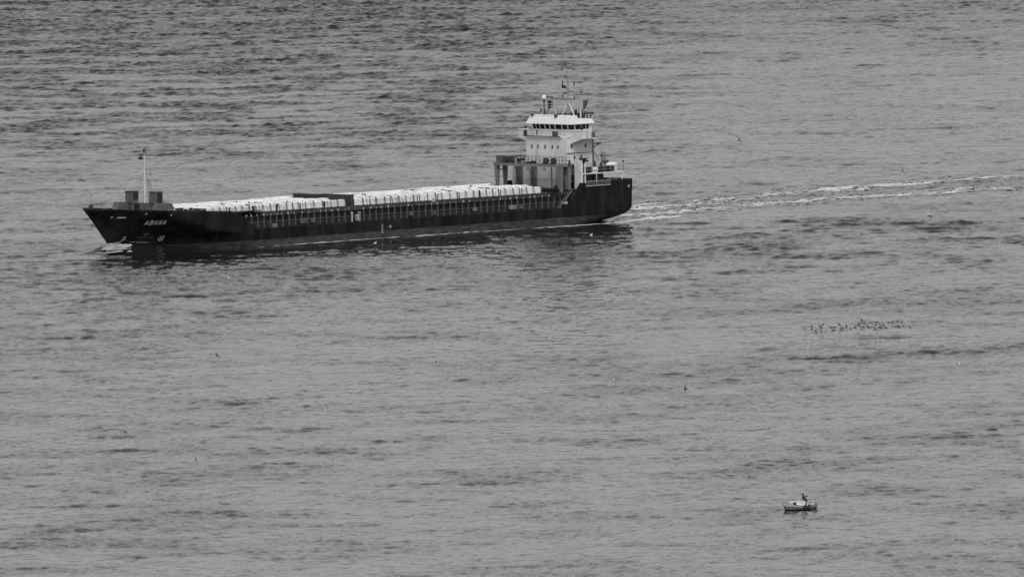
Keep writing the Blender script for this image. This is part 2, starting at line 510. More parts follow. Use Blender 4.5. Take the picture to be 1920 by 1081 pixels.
hull['label'] = 'black hull with grey boot topping'

def deck_sheet(name, x0, x1, z, m='deck', inset=0.13, n=24):
    mb = MB(); xs = np.linspace(x0, x1, n)
    vs = []
    for X in xs:
        b = max(0.02, half_b(X, z) - inset); vs += [(X, b, z), (X, -b, z), (X, -b, z - 0.12), (X, b, z - 0.12)]
    fs = []
    for i in range(n - 1):
        a, c = 4 * i, 4 * i + 4
        fs += [(a, a + 1, c + 1, c), (a + 2, a + 3, c + 3, c + 2)]
    fs += [(0, 3, 2, 1), (4 * n - 4, 4 * n - 3, 4 * n - 2, 4 * n - 1)]
    mb.add(vs, fs)
    return mb.build(name, m, ship)
deck_sheet('main_deck', 13.0, 93.2, 3.08)
deck_sheet('forecastle_deck', 92.0, stem_x(6.0) - 0.3, 6.0)
deck_sheet('poop_deck', -0.2, 14.2, 6.1)
MB().box(13.6, 13.8, -9.0, 9.0, 3.08, 6.1).build('poop_front_bulkhead', 'dark', ship)
MB().box(92.3, 92.5, -8.9, 8.9, 3.08, 6.0).build('forecastle_bulkhead', 'dark', ship)

# --- lettering and marks on the bow, laid on the shell plating
def on_hull(X, z, off=0.05, side=1):
    b = half_b(X, z)
    bx = (half_b(X + 0.1, z) - half_b(X - 0.1, z)) / 0.2
    bz = (half_b(X, z + 0.1) - half_b(X, z - 0.1)) / 0.2
    n = Vector((-bx, 1.0, -bz)).normalized()
    p = Vector((X, b, z)) + n * off
    return (p.x, p.y * side, p.z)
def hull_strokes(name, strokes, m, width, side=1, closed=False):
    mb = MB()
    for (a, b) in strokes:
        d = Vector((b[0] - a[0], b[1] - a[1])); L = max(1e-4, d.length)
        nn = Vector((-d.y, d.x)) / L * width / 2
        e = d / L * width * 0.3
        q = [(a[0] - e.x + nn.x, a[1] - e.y + nn.y), (b[0] + e.x + nn.x, b[1] + e.y + nn.y), (b[0] + e.x - nn.x, b[1] + e.y - nn.y), (a[0] - e.x - nn.x, a[1] - e.y - nn.y)]
        mb.add([on_hull(*p, 0.06, side) for p in q] + [on_hull(*p, 0.01, side) for p in q],
               [(0, 1, 2, 3), (4, 7, 6, 5), (0, 4, 5, 1), (1, 5, 6, 2), (2, 6, 7, 3), (3, 7, 4, 0)])
    return mb.build(name, m, hull)
GLYPH = {'A': [((0, 0), (.45, 1)), ((.45, 1), (.9, 0)), ((.17, .34), (.73, .34))],
         'B': [((.05, 0), (.05, 1)), ((.05, 1), (.7, 1)), ((.7, 1), (.8, .78)), ((.8, .78), (.62, .53)), ((.05, .53), (.7, .53)), ((.7, .53), (.85, .27)), ((.85, .27), (.7, 0)), ((.7, 0), (.05, 0))],
         'N': [((.05, 0), (.05, 1)), ((.05, 1), (.8, 0)), ((.8, 0), (.8, 1))]}
def bow_word(word, X0, z0, hgt, pitch, zslope, slant, side=1):
    for i, ch in enumerate(word):
        st = []
        for a, b in GLYPH[ch]:
            def P(q):
                u = i * pitch + (q[0] + slant * q[1]) * hgt * 0.78
                return (X0 - u * 1.0, z0 + q[1] * hgt + u * zslope)
            st.append((P(a), P(b)))
        hull_strokes('name_letter', st, 'letter', 0.11, side)
bow_word('ABANA', 111.55, 4.78, 0.61, 0.655, 0.0, -0.12)
def ring_strokes(cx, cz, r, n=14):
    p = [(cx + r * math.cos(2 * math.pi * i / n), cz + r * math.sin(2 * math.pi * i / n)) for i in range(n)]
    return list(zip(p, p[1:] + p[:1]))
hull_strokes('thruster_mark', ring_strokes(106.9, 2.22, 0.42) + [((106.6, 1.95), (107.2, 2.5)), ((106.6, 2.5), (107.2, 1.95))], 'letter', 0.09)
hull_strokes('bulb_mark', [((112.7, 2.15), (112.7, 2.75)), ((112.95, 2.15), (112.45, 2.15)), ((112.7, 2.75), (112.95, 2.55))], 'letter', 0.09)
hull_strokes('worn_lettering', [((110.7 - i * 0.27, 2.42), (110.66 - i * 0.27, 2.62)) for i in range(10)], 'faint', 0.16)
hull_strokes('mooring_recess', [((115.7, 6.12), (114.75, 6.10))], 'letter', 0.16)
hull_strokes('fairlead', [((116.5, 6.2), (116.35, 6.2))], 'letter', 0.15)
hull_strokes('fairlead', [((112.45, 6.68), (112.3, 6.68))], 'letter', 0.2)
hull_strokes('fairlead', [((108.38, 6.34), (108.28, 6.34))], 'letter', 0.18)
for i in range(6): hull_strokes('draft_mark', [((59.6, 0.9 + 0.28 * i), (59.35, 0.9 + 0.28 * i))], 'letter', 0.09)
hull_strokes('load_line_mark', [((57.9, 1.9), (57.3, 1.9)), ((57.6, 1.65), (57.6, 2.15))], 'letter', 0.08)
# anchor stowed in its pocket
an = MB()
pA, pB = on_hull(110.3, 3.5, 0.12), on_hull(110.2, 3.0, 0.14)
an.tube(pA, pB, 0.09)
for dx in (-0.45, 0.45): an.tube(pB, on_hull(110.2 + dx, 3.25, 0.14), 0.12, 0.04)
an.build('anchor', 'faint', hull)

# --- hatch coaming with its stays
CY = 8.1
SX = [15.0 + 1.455 * i for i in range(54)]
cm = MB()
for sd in (1, -1):
    cm.box(14.3, 92.2, min(sd * CY, sd * (CY - 0.12)), max(sd * CY, sd * (CY - 0.12)), 3.08, 5.0)
    cm.box(14.2, 92.2, min(sd * (CY - 0.2), sd * (CY + 0.5)), max(sd * (CY - 0.2), sd * (CY + 0.5)), 5.0, 5.14)
cm.box(14.3, 14.45, -CY + 0.13, CY - 0.13, 3.08, 5.0)
coaming = cm.build('hatch_coaming', 'black', ship)
stay_me = MB().prism([(CY + 0.36, 3.09), (CY + 0.52, 3.09), (CY + 0.45, 4.99), (CY + 0.29, 4.99)], 0, -0.06, 0.06).mesh('stay', 'lightgrey')
stay_flat = MB().box(-0.11, 0.11, CY + 0.62, CY + 0.66, 3.09, 4.98).mesh('stay_face', 'lightgrey')
for X in SX:
    if X > 91: continue
    for me in (stay_me,):
        o = link('stay', me, coaming); o.location.x = X + R.uniform(-.03, .03)
        o.scale.x = R.uniform(0.7, 1.35)
    o = link('stay', stay_me, coaming); o.location.x = X; o.scale.y = -1
mid = MB()
mid.box(15, 91, CY + 0.01, CY + 0.20, 4.02, 4.10)
mid.build('stringer', 'grey', coaming)

# --- deck edge rails
rail = MB()
for sd in (1, -1):
    for z in (3.62, 4.15):
        rail.path([(X, sd * 9.12, z) for X in (16, 40, 66, 89.5)], 0.022, 4)
    for X in np.arange(16, 89.6, 2.91):
        rail.tube((X, sd * 9.12, 3.08), (X, sd * 9.12, 4.15), 0.028, n=4)
rail.build('deck_rail', 'grey', ship)

# --- fittings on the side deck
def px_deck(x0, x1, w, z0, z1, m, y=8.85):
    return MB().box(x0, x1, y - w, y, z0, z1).build('side_deck_locker', m, ship)
for X, L, z0, z1, m in ((83.6, .7, 3.1, 3.7, 'midgrey'), (76.6, 1.35, 3.45, 4.25, 'lightgrey'), (74.6, .9, 3.45, 4.2, 'lightgrey'), (51.6, .8, 3.5, 4.2, 'grey'), (46.2, .7, 3.4, 4.0, 'lightgrey'),
                        (36.6, .55, 3.6, 4.1, 'midgrey'), (27.2, 1.4, 3.4, 4.1, 'midgrey'), (25.6, .8, 3.4, 4.05, 'lightgrey'), (15.0, 1.0, 3.7, 4.1, 'pale'), (64.4, .5, 3.3, 4.3, 'pale'), (64.0, .3, 4.3, 4.6, 'midgrey')):
    px_deck(X, X + L, 0.5, z0, z1, m)
# tall ventilator pair at the gap between the hatches
for X in (66.0, 64.2):
    mb = MB(); mb.tube((X, 8.75, 3.08), (X, 8.75, 4.55), 0.16, n=8); mb.ball((X, 8.75, 4.6), 0.27, 8, 5, (1, 1, .7))
    mb.build('deck_ventilator', 'pale' if X > 65 else 'midgrey', ship)
# sloping stair from main deck to the poop
st = MB()
for y in (8.45, 9.05): st.tube((17.2, y, 3.1), (14.0, y, 6.0), 0.05)
for i in range(10): st.box(17.2 - i * .32 - .1, 17.2 - i * .32 + .1, 8.45, 9.05, 3.25 + i * .29, 3.29 + i * .29)
st.build('deck_stair', 'midgrey', ship)

# --- hatch covers
for a, b in ((18.6, 64.3), (67.0, 99.6)):
    n = round((b - a) / 6.6); w = (b - a) / n
    for i in range(n):
        x0, x1 = a + i * w + .06, a + (i + 1) * w - .06
        z0 = 5.15 if x1 < 92 else 6.02
        mb = MB(); mb.box(x0, x1, -8.25, 8.25, max(5.15, z0), 5.84 if z0 < 6 else 6.15)
        if z0 < 6:
            for q in range(5):
                xx = x0 + (q + .5) * (x1 - x0) / 5
                mb.box(xx - .05, xx + .05, 8.252, 8.33, 5.2, 5.8)
        mb.build('hatch_cover', 'cover', ship)
cleat_me = MB().prism([(-.16, 0), (.16, 0), (.10, .30), (-.08, .34)], 1, 0, .14).mesh('cleat', 'pale')
for i, X in enumerate(np.arange(19.3, 91.5, 1.455)):
    if 64 < X < 67: continue
    o = link('cleat', cleat_me, coaming)
    o.location = (X + R.uniform(-.3, .3), CY + 0.28, 5.16); s_ = R.uniform(.45, 1.05); o.scale = (s_, s_, s_)

# --- dark divider standing between the two stows
for y0, y1, z1 in ((-6.2, 0.85, 7.62), (0.95, 8.15, 7.72)):
    mb = MB(); mb.box(65.4, 65.75, y0, y1, 5.2, z1)
    mb.box(65.3, 65.86, y0 + .05, y1 - .05, z1 - .16, z1 + .02)
    for q in range(6): mb.box(65.751, 65.83, y0 + .3 + q * (y1 - y0 - .6) / 5 - .06, y0 + .3 + q * (y1 - y0 - .6) / 5 + .06, 5.2, z1 - .17)
    mb.build('stow_divider', 'dark', ship)
MB().box(65.2, 65.95, 8.17, 8.42, 5.15, 7.78).build('divider_post', 'dark', ship)
MB().box(64.45, 66.9, 7.3, 8.3, 5.15, 5.7).build('hatch_gap_platform', 'grey', ship)

# --- chain lashings over the cargo's near side
lash = []
for a, b in ((20.6, 64.2), (67.0, 98.6)):
    X = a
    while X < b:
        sp = R.choice((0.05, .16, .26, .34))
        mb = MB()
        zb_ = 5.2 if X < 92 else 6.1
        for s_ in (-1, 1):
            mb.tube((X + s_ * sp * .25, 8.17, 7.08), (X + s_ * sp, 8.46, zb_), 0.042, n=4)
        mb.tube((X, 8.17, 7.08), (X, 7.0, 7.2), 0.035, n=4)
        mb.build('lashing', 'strap', ship)
        if R.random() < .45:
            MB().tube((X + .75, 8.19, 7.05 if R.random() < .5 else 6.6), (X + .6 + R.uniform(-.3, .3), 8.4, zb_), 0.028, n=4).build('lashing', 'strap', ship)
        X += R.uniform(1.35, 2.1)
# safety line along the stow
ln = MB(); ln.path([(98.5, 8.3, 6.75), (90, 8.3, 6.62), (82, 8.3, 6.7)], 0.02, 4); ln.path([(77, 8.3, 6.72), (70, 8.3, 6.6), (67, 8.3, 6.62)], 0.02, 4); ln.path([(64, 8.3, 6.6), (56, 8.3, 6.55), (53, 8.3, 6.3)], 0.025, 4)
ln.build('safety_line', 'strap', ship)

# --- forecastle gear
fc = MB()
fc.box(104.3, 105.8, -4.9, 4.4, 6.0, 8.02)
fc_house = fc.build('forecastle_house', 'grey', ship)
MB().box(105.81, 105.86, -2.9, -1.6, 6.1, 7.9).build('door', 'black', fc_house)
for y0, y1 in ((4.45, 5.65), (-5.65, -4.45)):
    mb = MB().prism([(104.3, 6.0), (109.0, 6.0), (108.0, 8.2), (104.9, 8.1)], 1, y0, y1)
    w = mb.build('sloped_vent_house', 'grey', ship)
    mb = MB().box(105.4, 106.6, y1 + .004, y1 + .05, 6.5, 7.8); mb.build('vent_grille', 'grey', w)
for y0 in (-4.9, 1.15):
    mb = MB().box(104.55, 106.05, y0, y0 + 1.75, 8.03, 9.92)
    v = mb.build('ventilator_box', 'grey', ship)
    MB().box(104.75, 105.85, y0 + 1.752, y0 + 1.80, 8.5 if y0 < 0 else 8.1, 9.8).build('dark_side_panel', 'black', v)  # black panel over much of the box's port side
    MB().box(104.45, 106.15, y0 - .08, y0 + 1.83, 9.925, 10.0).build('cap', 'dark', v)
# mooring gear
mb = MB()
for X, y in ((111.5, 2.6), (111.3, -1.5), (113.2, .8)):
    mb.tube((X, y - .8, 6.7), (X, y + .8, 6.7), 0.5, n=10); mb.box(X - .6, X + .6, y + .85, y + 1.1, 6.0, 7.2)
    mb.build('mooring_winch', 'midgrey', ship); mb = MB()
for X, y in ((115.2, 3.2), (109.2, 7.0), (112.4, 5.9), (107.3, 7.6), (114.8, -3.2), (108.4, -7.4)):
    mb = MB()
    for d in (-.35, .35): mb.tube((X + d, y, 6.0), (X + d, y, 7.1), .16, n=8); mb.tube((X + d, y, 7.1), (X + d, y, 7.2), .21, n=8)
    mb.build('bollard', 'midgrey', ship)
bm_ = MB(); bm_.tube((113.7, 4.6, 6), (113.7, 4.6, 7.75), .1); bm_.ball((113.7, 4.6, 7.8), .24); bm_.build('hose_reel', 'black', ship)
# jack staff at the stem
js = MB(); js.tube((118.5, 0, 6.2), (118.5, 0, 10.5), .05, .03); js.box(118.2, 118.8, -.25, .25, 6.2, 8.35); js.build('jack_staff', 'dark', ship)
# foremast
fm = bpy.data.objects.new('foremast', None); COL.objects.link(fm); fm.parent = ship
mb = MB(); mb.tube((105.85, -.2, 8.02), (105.9, -.1, 12.3), .12, .09, 8); mb.tube((105.9, -.1, 12.3), (105.95, -.05, 16.6), .075, .06, 6)
mb.build('mast_pole', 'white_clean', fm)
mb = MB(); mb.tube((105.95, -.05, 16.55), (106.0, -.05, 17.25), .13, .13, 8); mb.build('mast_light', 'black', fm)
mb = MB(); mb.tube((105.85, -1.35, 15.62), (105.85, 1.35, 15.55), .05); mb.box(105.7, 106.0, -1.5, -1.0, 15.5, 15.85); mb.build('crosstree', 'dark', fm)
mb = MB(); mb.box(105.55, 105.95, -1.35, -.85, 15.4, 15.65); mb.ball((105.8, -.95, 15.85), .2); mb.build('search_light', 'black', fm)
mb = MB()
for (a, b) in (((105.7, 0, 14.0), (104.7, -3.1, 9.95)), ((105.7, 0, 14.0), (104.7, 2.9, 9.95)), ((105.8, 0, 14.8), (116, -.3, 7.6)), ((105.9, 1.3, 15.5), (105.3, 1.0, 8.1)), ((105.6, .1, 12.5), (103, .0, 8.1)), ((105.6, .1, 13.8), (105.0, -1.5, 8.1))):
    mb.tube(a, b, .018, n=4)
mb.build('stay_wire', 'dark', fm)
mb = MB()
for d in (-.22, .22): mb.tube((105.6, .3 + d + .5, 8.02), (105.75, .2 + d + .4, 12.2), .03, n=4)
for i in range(13): mb.tube((105.62 + i * .01, .58, 8.2 + i * .31), (105.62 + i * .01, 1.0, 8.2 + i * .31), .02, n=4)
mb.build('ladder', 'dark', fm)

# ------------------------------------------------------------------ superstructure
def window(x, y, z, w, h, axis, sgn, parent, m='glass', frame='pale', d=0.05):
    """a pane in a raised frame on a wall; axis 0: wall faces x, 1: wall faces y"""
    f = MB()
    t = 0.07
    def bx(mb, u0, u1, z0, z1, o0, o1):
        o0, o1 = sorted((o0 * sgn, o1 * sgn))
        if axis == 0: mb.box(x + o0, x + o1, y + u0, y + u1, z + z0, z + z1)
        else: mb.box(x + u0, x + u1, y + o0, y + o1, z + z0, z + z1)
    bx(f, -w / 2 - t, w / 2 + t, h / 2, h / 2 + t, .003, d); bx(f, -w / 2 - t, w / 2 + t, -h / 2 - t, -h / 2, .003, d)
    bx(f, -w / 2 - t, -w / 2, -h / 2, h / 2, .003, d); bx(f, w / 2, w / 2 + t, -h / 2, h / 2, .003, d)
    fo = f.build('window', frame, parent)
    g = MB(); bx(g, -w / 2, w / 2, -h / 2, h / 2, .003, .02)
    g.build('pane', m, fo) if parent is None or parent.parent is None else g.build('window_pane', m, parent)
    return fo

# lower house, full width, with a recessed stair bay on the near side
lh = MB()
lh.box(6.2, 11.4, -8.7, 5.0, 3.08, 10.35)
lh.box(2.7, 6.2, -5.0, 5.0, 6.1, 8.55)
lower = lh.build('lower_house', 'housegrey', ship)
MB().box(9.2, 9.6, 5.0, 6.95, 3.08, 10.3).build('stair_bay_wall', 'dark', ship)  # dark wall: the recessed bay's shade is put into its colour
sb = MB()
for z in (5.9, 7.3, 8.7, 10.1): sb.box(9.6, 11.3, 5.05, 6.9, z, z + .1)
sb.build('stair_landing', 'grey', ship)
MB().box(9.62, 9.7, 5.5, 6.3, 6.1, 7.8).build('door', 'black', ship)
MB().prism([(6.95, 4.6), (8.55, 4.9), (8.55, 11.05), (6.95, 11.05)], 0, 11.15, 11.45).build('side_screen', 'white', ship)
for y0, y1 in ((-7.2, -6.0), (-3.5, -2.45)):
    MB().box(11.41, 12.0, y0, y1, 5.2, 10.3).build('dark_recess_column', 'grey', ship)  # proud dark columns in place of recessed strips in the wall
mb = MB()
mb.tube((11.6, 1.4, 5.3), (11.6, 1.4, 10.2), .09); mb.tube((11.55, -5.3, 7.6), (11.55, 4.9, 7.6), .04, n=4)
for i in range(18): mb.tube((11.55, 2.4, 5.4 + i * .27), (11.55, 2.9, 5.4 + i * .27), .025, n=4)
for y in (2.4, 2.9): mb.tube((11.55, y, 5.2), (11.55, y, 10.2), .035, n=4)
mb.build('wall_pipes', 'dark', ship)
for y in (-8.0, -4.7, -.6, 3.9): MB().box(11.402, 11.45, y - .3, y + .3, 9.2, 9.6).build('wall_lamp_bracket', 'midgrey', ship)
mb = MB(); mb.box(11.41, 13.4, -8.6, 6.5, 5.05, 5.35); mb.box(11.5, 13.3, -1.2, 0.9, 5.36, 6.1); mb.build('cargo_store_platform', 'dark', ship)
for X, y in ((12.6, 3.4), (12.5, 5.4), (13.0, 7.0)):
    mb = MB(); mb.tube((X, y, 5.36), (X, y, 6.3), .32, n=8); mb.ball((X, y, 6.35), .36, 8, 5); mb.build('deck_ventilator', 'dark', ship)

# upper house
uh = MB(); uh.box(5.2, 11.45, -5.05, 5.05, 10.36, 14.85)
upper = uh.build('upper_house', 'white', ship)
for z in (12.12,):
    mb = MB(); mb.box(5.2, 11.47, 5.052, 5.22, z, z + .09); mb.build('deck_edge', 'grey', upper)
for y in (-3.55, -2.05, -.25, 1.55, 3.0): window(11.45, y, 13.22, .32, .58, 0, 1, upper)
for X in (10.25, 6.9): window(X, 5.05, 13.35, .34, .62, 1, 1, upper)
for X in (9.6, 8.0): window(X, 5.05, 11.4, .34, .55, 1, 1, upper)
mb = MB(); mb.tube((5.35, 5.2, 8.6), (5.35, 5.2, 14.8), .07); mb.build('down_pipe', 'midgrey', upper)

# bridge deck walkway with rail
wk = MB(); wk.box(5.0, 11.85, -5.2, 4.0, 14.86, 15.02); wk.box(5.0, 11.2, 4.0, 5.2, 14.86, 15.02)
walk = wk.build('bridge_walkway', 'white', ship)
MB().box(11.852, 11.9, -5.2, 4.0, 14.98, 15.1).build('walkway_kerb', 'black', walk)
mb = MB()
for z in (15.45, 15.8): mb.tube((11.8, -5.15, z), (11.8, 3.9, z), .02, n=4)
for i in range(9): mb.tube((11.8, -5.15 + i * 1.13, 15.0), (11.8, -5.15 + i * 1.13, 15.8), .022, n=4)
mb.build('railing', 'midgrey', walk)
MB().box(11.72, 11.9, -5.2, -4.45, 15.1, 15.95).build('life_ring_rack', 'dark', walk)
mb = MB()
for yy in (2.0, 2.65, 3.3):
    mb.box(11.74, 11.86, yy - .04, yy + .04, 15.05, 15.95)
for zz in (15.1, 15.5, 15.9): mb.box(11.75, 11.85, 2.0, 3.3, zz - .04, zz + .04)
mb.box(11.7, 11.735, 2.0, 3.3, 15.1, 15.9)
mb.build('boarding_rack', 'grey', walk)

# wheelhouse with raked windows
whm = MB()
def ring_pts(o, z): return [(10.0 + o, -4.6 - o * .3, z), (10.0 + o, 4.1, z), (9.2 + o, 5.0 + o * .3, z), (5.2, 5.0 + o * .3, z), (5.2, -4.9 - o * .3, z), (9.3 + o, -4.9 - o * .3, z)]
lv = [ring_pts(0, 15.02), ring_pts(0, 16.1), ring_pts(.28, 17.1)]
vs = [p for l_ in lv for p in l_]
fs = []
for k in range(2):
    for i in range(6): fs.append((k * 6 + i, k * 6 + (i + 1) % 6, k * 6 + 6 + (i + 1) % 6, k * 6 + 6 + i))
fs += [tuple(range(5, -1, -1)), tuple(range(12, 18))]
whm.add(vs, fs)
wheelhouse = whm.build('wheelhouse', 'white', ship)
def raked_pane(a0, a1, b0, b1, off):
    """pane on the raked band; a bottom edge ends, b top edge ends"""
    a0, a1, b0, b1 = map(Vector, (a0, a1, b0, b1))
    n = (a1 - a0).cross(b0 - a0).normalized()
    if n.x + n.y < 0: n = -n
    P = [a0.lerp(b0, .10), a1.lerp(b1, .10), a1.lerp(b1, .92), a0.lerp(b0, .92)]
    mb = MB(); mb.add([p + n * .03 for p in P] + [p - n * .02 for p in P], [(0, 1, 2, 3), (7, 6, 5, 4), (0, 4, 5, 1), (1, 5, 6, 2), (2, 6, 7, 3), (3, 7, 4, 0)])
    return mb.build('window', 'glass', wheelhouse)
A, B = Vector(lv[1][0]), Vector(lv[1][1]); A2, B2 = Vector(lv[2][0]), Vector(lv[2][1])
ed = [0.01, .085, .105, .19, .215, .335, .365, .475, .505, .62, .655, .815, .85, .985]
for i in range(0, 14, 2): raked_pane(A.lerp(B, ed[i]), A.lerp(B, ed[i + 1]), A2.lerp(B2, ed[i]), A2.lerp(B2, ed[i + 1]), .03)
A, B = Vector(lv[1][1]), Vector(lv[1][2]); A2, B2 = Vector(lv[2][1]), Vector(lv[2][2])
raked_pane(A.lerp(B, .08), A.lerp(B, .92), A2.lerp(B2, .08), A2.lerp(B2, .92), .03)
A, B = Vector(lv[1][2]), Vector(lv[1][3]); A2, B2 = Vector(lv[2][2]), Vector(lv[2][3])
for a, b in ((.03, .36), (.40, .62), (.66, .80)): raked_pane(A.lerp(B, a), A.lerp(B, b), A2.lerp(B2, a), A2.lerp(B2, b), .03)
for y in (-3.8,): window(10.0, y, 15.55, .35, .8, 0, 1, wheelhouse, m='grey')
# roof with sloping white fascia
rf = MB()
def frustum(x0, x1, y0, y1, z0, z1, tx0, tx1, ty):
    rf.hexa([(x0, y0, z0), (x1, y0, z0), (x1, y1, z0), (x0, y1, z0), (x0 + tx0, y0 + ty, z1), (x1 - tx1, y0 + ty, z1), (x1 - tx1, y1 - ty, z1), (x0 + tx0, y1 - ty, z1)])
frustum(8.6, 10.85, -5.75, 5.45, 17.12, 18.6, .0, .75, .6)
frustum(4.9, 8.598, -5.75, 5.45, 17.12, 17.95, .4, .0, .35)
roof = rf.build('wheelhouse_roof', 'white_clean', ship)
# worn name board on the fascia, unreadable strokes
mb = MB()
for i in range(11):
    if i == 8: continue
    y = -3.05 + i * .33
    a, b = R.choice(((0, .16), (.16, 0), (0, 0), (.1, .1)))
    mb.hexa([(10.22, y + a, 18.3), (10.25, y + a, 18.3), (10.25, y + a + .09, 18.3), (10.22, y + a + .09, 18.3), (10.10, y + b, 18.62), (10.13, y + b, 18.62), (10.13, y + b + .09, 18.62), (10.10, y + b + .09, 18.62)])
mb.build('name_board', 'pale', roof)
mb = MB(); mb.box(10.15, 10.6, -4.75, -4.25, 18.45, 18.72); mb.box(10.1, 10.55, 1.15, 1.7, 18.35, 18.75); mb.build('floodlight', 'dark', roof)

# bridge wings: bulwarks on sloping brackets
def wing(s):
    mb = MB()
    yo, yi = 7.95, 5.06
    X0, X1 = 8.2, 10.5
    def bb(x0, x1, ya, yb, z0, z1):
        ya, yb = sorted((s * ya, s * yb)); mb.box(x0, x1, ya, yb, z0, z1)
    q = [(X0, s * yi, 13.75), (X1, s * yi, 13.75), (X1, s * yo, 14.65), (X0, s * yo, 14.65), (X0, s * yi, 15.0), (X1, s * yi, 15.0), (X1, s * yo, 15.0), (X0, s * yo, 15.0)]
    mb.hexa(q)
    bb(X1 - .1, X1, (3.95 if s > 0 else 5.23), yo, 15.03, 16.0); bb(X0, X1 - .105, yo - .1, yo, 15.0, 15.98)
    w = mb.build('bridge_wing', 'white', ship)
    mb = MB()
    ya, yb = sorted((s * (3.9 if s > 0 else 5.2), s * (yo + .08)))
    mb.box(X1 - .22, X1 + .1, ya, yb, 16.003, 16.12)
    ya, yb = sorted((s * (yo - .2), s * (yo + .08))); mb.box(X0, X1 - .225, ya, yb, 16.003, 16.12)
    mb.build('bulwark_cap', 'white_clean', w)
    return w
wing(1); wing(-1)
mb = MB(); mb.tube((9.9, 7.3, 16.1), (9.9, 7.3, 16.4), .1); mb.ball((9.9, 7.3, 16.5), .3, 8, 6); mb.build('search_light', 'black', ship)
mb = MB(); mb.tube((11.6, -4.9, 15.1), (11.6, -4.9, 16.5), .06); mb.ball((11.6, -4.9, 16.55), .25, 8, 6); mb.build('search_light', 'black', ship)
mb = MB(); mb.tube((7.9, 8.15, 14.9), (7.9, 8.15, 15.75), .35, n=10); mb.build('life_buoy_box', 'grey', ship)
mb = MB(); mb.box(5.3, 8.2, 5.2, 7.0, 14.5, 14.62); mb.build('wing_aft_deck', 'white', ship)
mb = MB()
for z in (15.1, 15.5): mb.tube((5.3, 6.95, z), (8.2, 6.95, z), .025, n=4)
for X in (5.35, 6.3, 7.25): mb.tube((X, 6.95, 14.6), (X, 6.95, 15.5), .025, n=4)
mb.build('railing', 'pale', ship)

# --- things on the wheelhouse top
mb = MB(); mb.tube((8.0, -3.95, 18.5), (8.0, -3.95, 20.9), .14, .1, 8); mb.tube((8.0, -3.95, 20.6), (8.0, -3.95, 21.15), .12, .3, 8)
dm = mb.build('dome_post', 'dark', ship)
MB().ball((8.0, -3.95, 21.5), .46, 12, 8).build('satellite_dome', 'white_clean', ship, True)
mb = MB()
for z in (19.6, 20.05, 20.5): mb.tube((8.0, -2.85, z), (8.0, -2.85, z + .33), .17, n=8); mb.tube((8.0, -2.35, z), (8.0, -2.35, z + .33), .17, n=8)
mb.box(7.8, 8.2, -3.15, -2.05, 20.85, 21.0); mb.tube((8, -2.6, 18.5), (8, -2.6, 20.9), .06)
mb.build('signal_lights', 'black', ship)
mb = MB()
for y0, y1, t in ((-4.3, -2.9, .25), (-2.5, -.7, .3)):
    mb.tube((8.3, y0, 18.5), (8.1, y0 + t, 19.65), .08, n=5); mb.tube((8.3, y1, 18.5), (8.1, y1 - t, 19.65), .08, n=5); mb.tube((8.1, y0 + t, 19.62), (8.1, y1 - t, 19.62), .08, n=5)
mb.build('aerial_frame', 'pale', ship)
mb = MB(); mb.prism([(-3.7, 18.5), (-3.0, 18.5), (-3.25, 19.5), (-3.6, 19.5)], 0, 7.7, 8.0); mb.box(8, 8.3, -4.75, -4.35, 19.0, 19.6); mb.tube((8.15, -4.5, 18.5), (8.15, -4.5, 19.0), .06)
mb.build('vent_cowl', 'grey', ship)
mb = MB(); mb.tube((8, -1.9, 19.65), (8, -1.9, 21.7), .06); mb.box(7.85, 8.15, -3.3, -1.75, 21.62, 21.76); mb.build('radar_scanner', 'dark', ship)
mb = MB(); mb.tube((7.2, -7.4 + 2.2, 18.0), (7.2, -5.2, 19.3), .03); mb.ball((7.2, -5.2, 19.4), .14, 8, 5); mb.build('small_aerial', 'white_clean', ship)

rm = bpy.data.objects.new('radar_mast', None); COL.objects.link(rm); rm.parent = ship
mb = MB(); mb.tube((6, -1.85, 17.9), (6, 0, 20.9), .1); mb.tube((6, 1.75, 17.9), (6, 0, 20.9), .1); mb.tube((4.6, 0, 17.9), (6, 0, 20.9), .1)
mb.build('tripod', 'white', rm)
mb = MB()
for d in (-.24, .24): mb.tube((6, d, 18.0), (6, d * .7, 25.2), .09, .07)
for i in range(22): mb.tube((6, -.18, 18.5 + i * .3), (6, .18, 18.5 + i * .3), .025, n=4)
mb.tube((6, 0, 25.0), (6, 0, 27.4), .08, .05)
for i in range(11): mb.tube((6, -.2 * (-1) ** i, 18.5 + i * .6), (6, .2 * (-1) ** i, 19.1 + i * .6), .03, n=4)
mb.build('mast_pole', 'midgrey', rm)
for a, b, r in (((6, -1.4, 26.25), (6, 1.2, 26.25), .06), ((6, -1.5, 23.5), (6, 1.6, 23.7), .04), ((6, -1.5, 22.75), (6, 2.2, 22.75), .035), ((6, -.1, 21.55), (6, 1.5, 21.5), .06), ((6, .1, 27.1), (6, 1.0, 27.1), .05)):
    MB().tube(a, b, r).build('crosstree', 'white_clean', rm)
mb = MB()
for y, z0, z1, r in ((-1.35, 26.1, 26.85, .12), (1.55, 26.2, 26.4, .12), (-1.35, 23.6, 24.4, .11), (1.6, 23.6, 24.3, .1), (-1.35, 21.5, 22.0, .12), (1.55, 21.3, 21.8, .1), (-.65, 24.9, 25.4, .11), (-.3, 24.8, 25.1, .14), (-.35, 22.9, 23.3, .13)):
    mb.tube((6, y, z0), (6, y, z1), r, n=6)
mb.ball((6, -1.05, 23.35), .42, 8, 6, (1, 1, .75)); mb.box(5.85, 6.15, -1.2, -.5, 22.1, 22.3)
mb.build('navigation_lights', 'black', rm)
mb = MB()
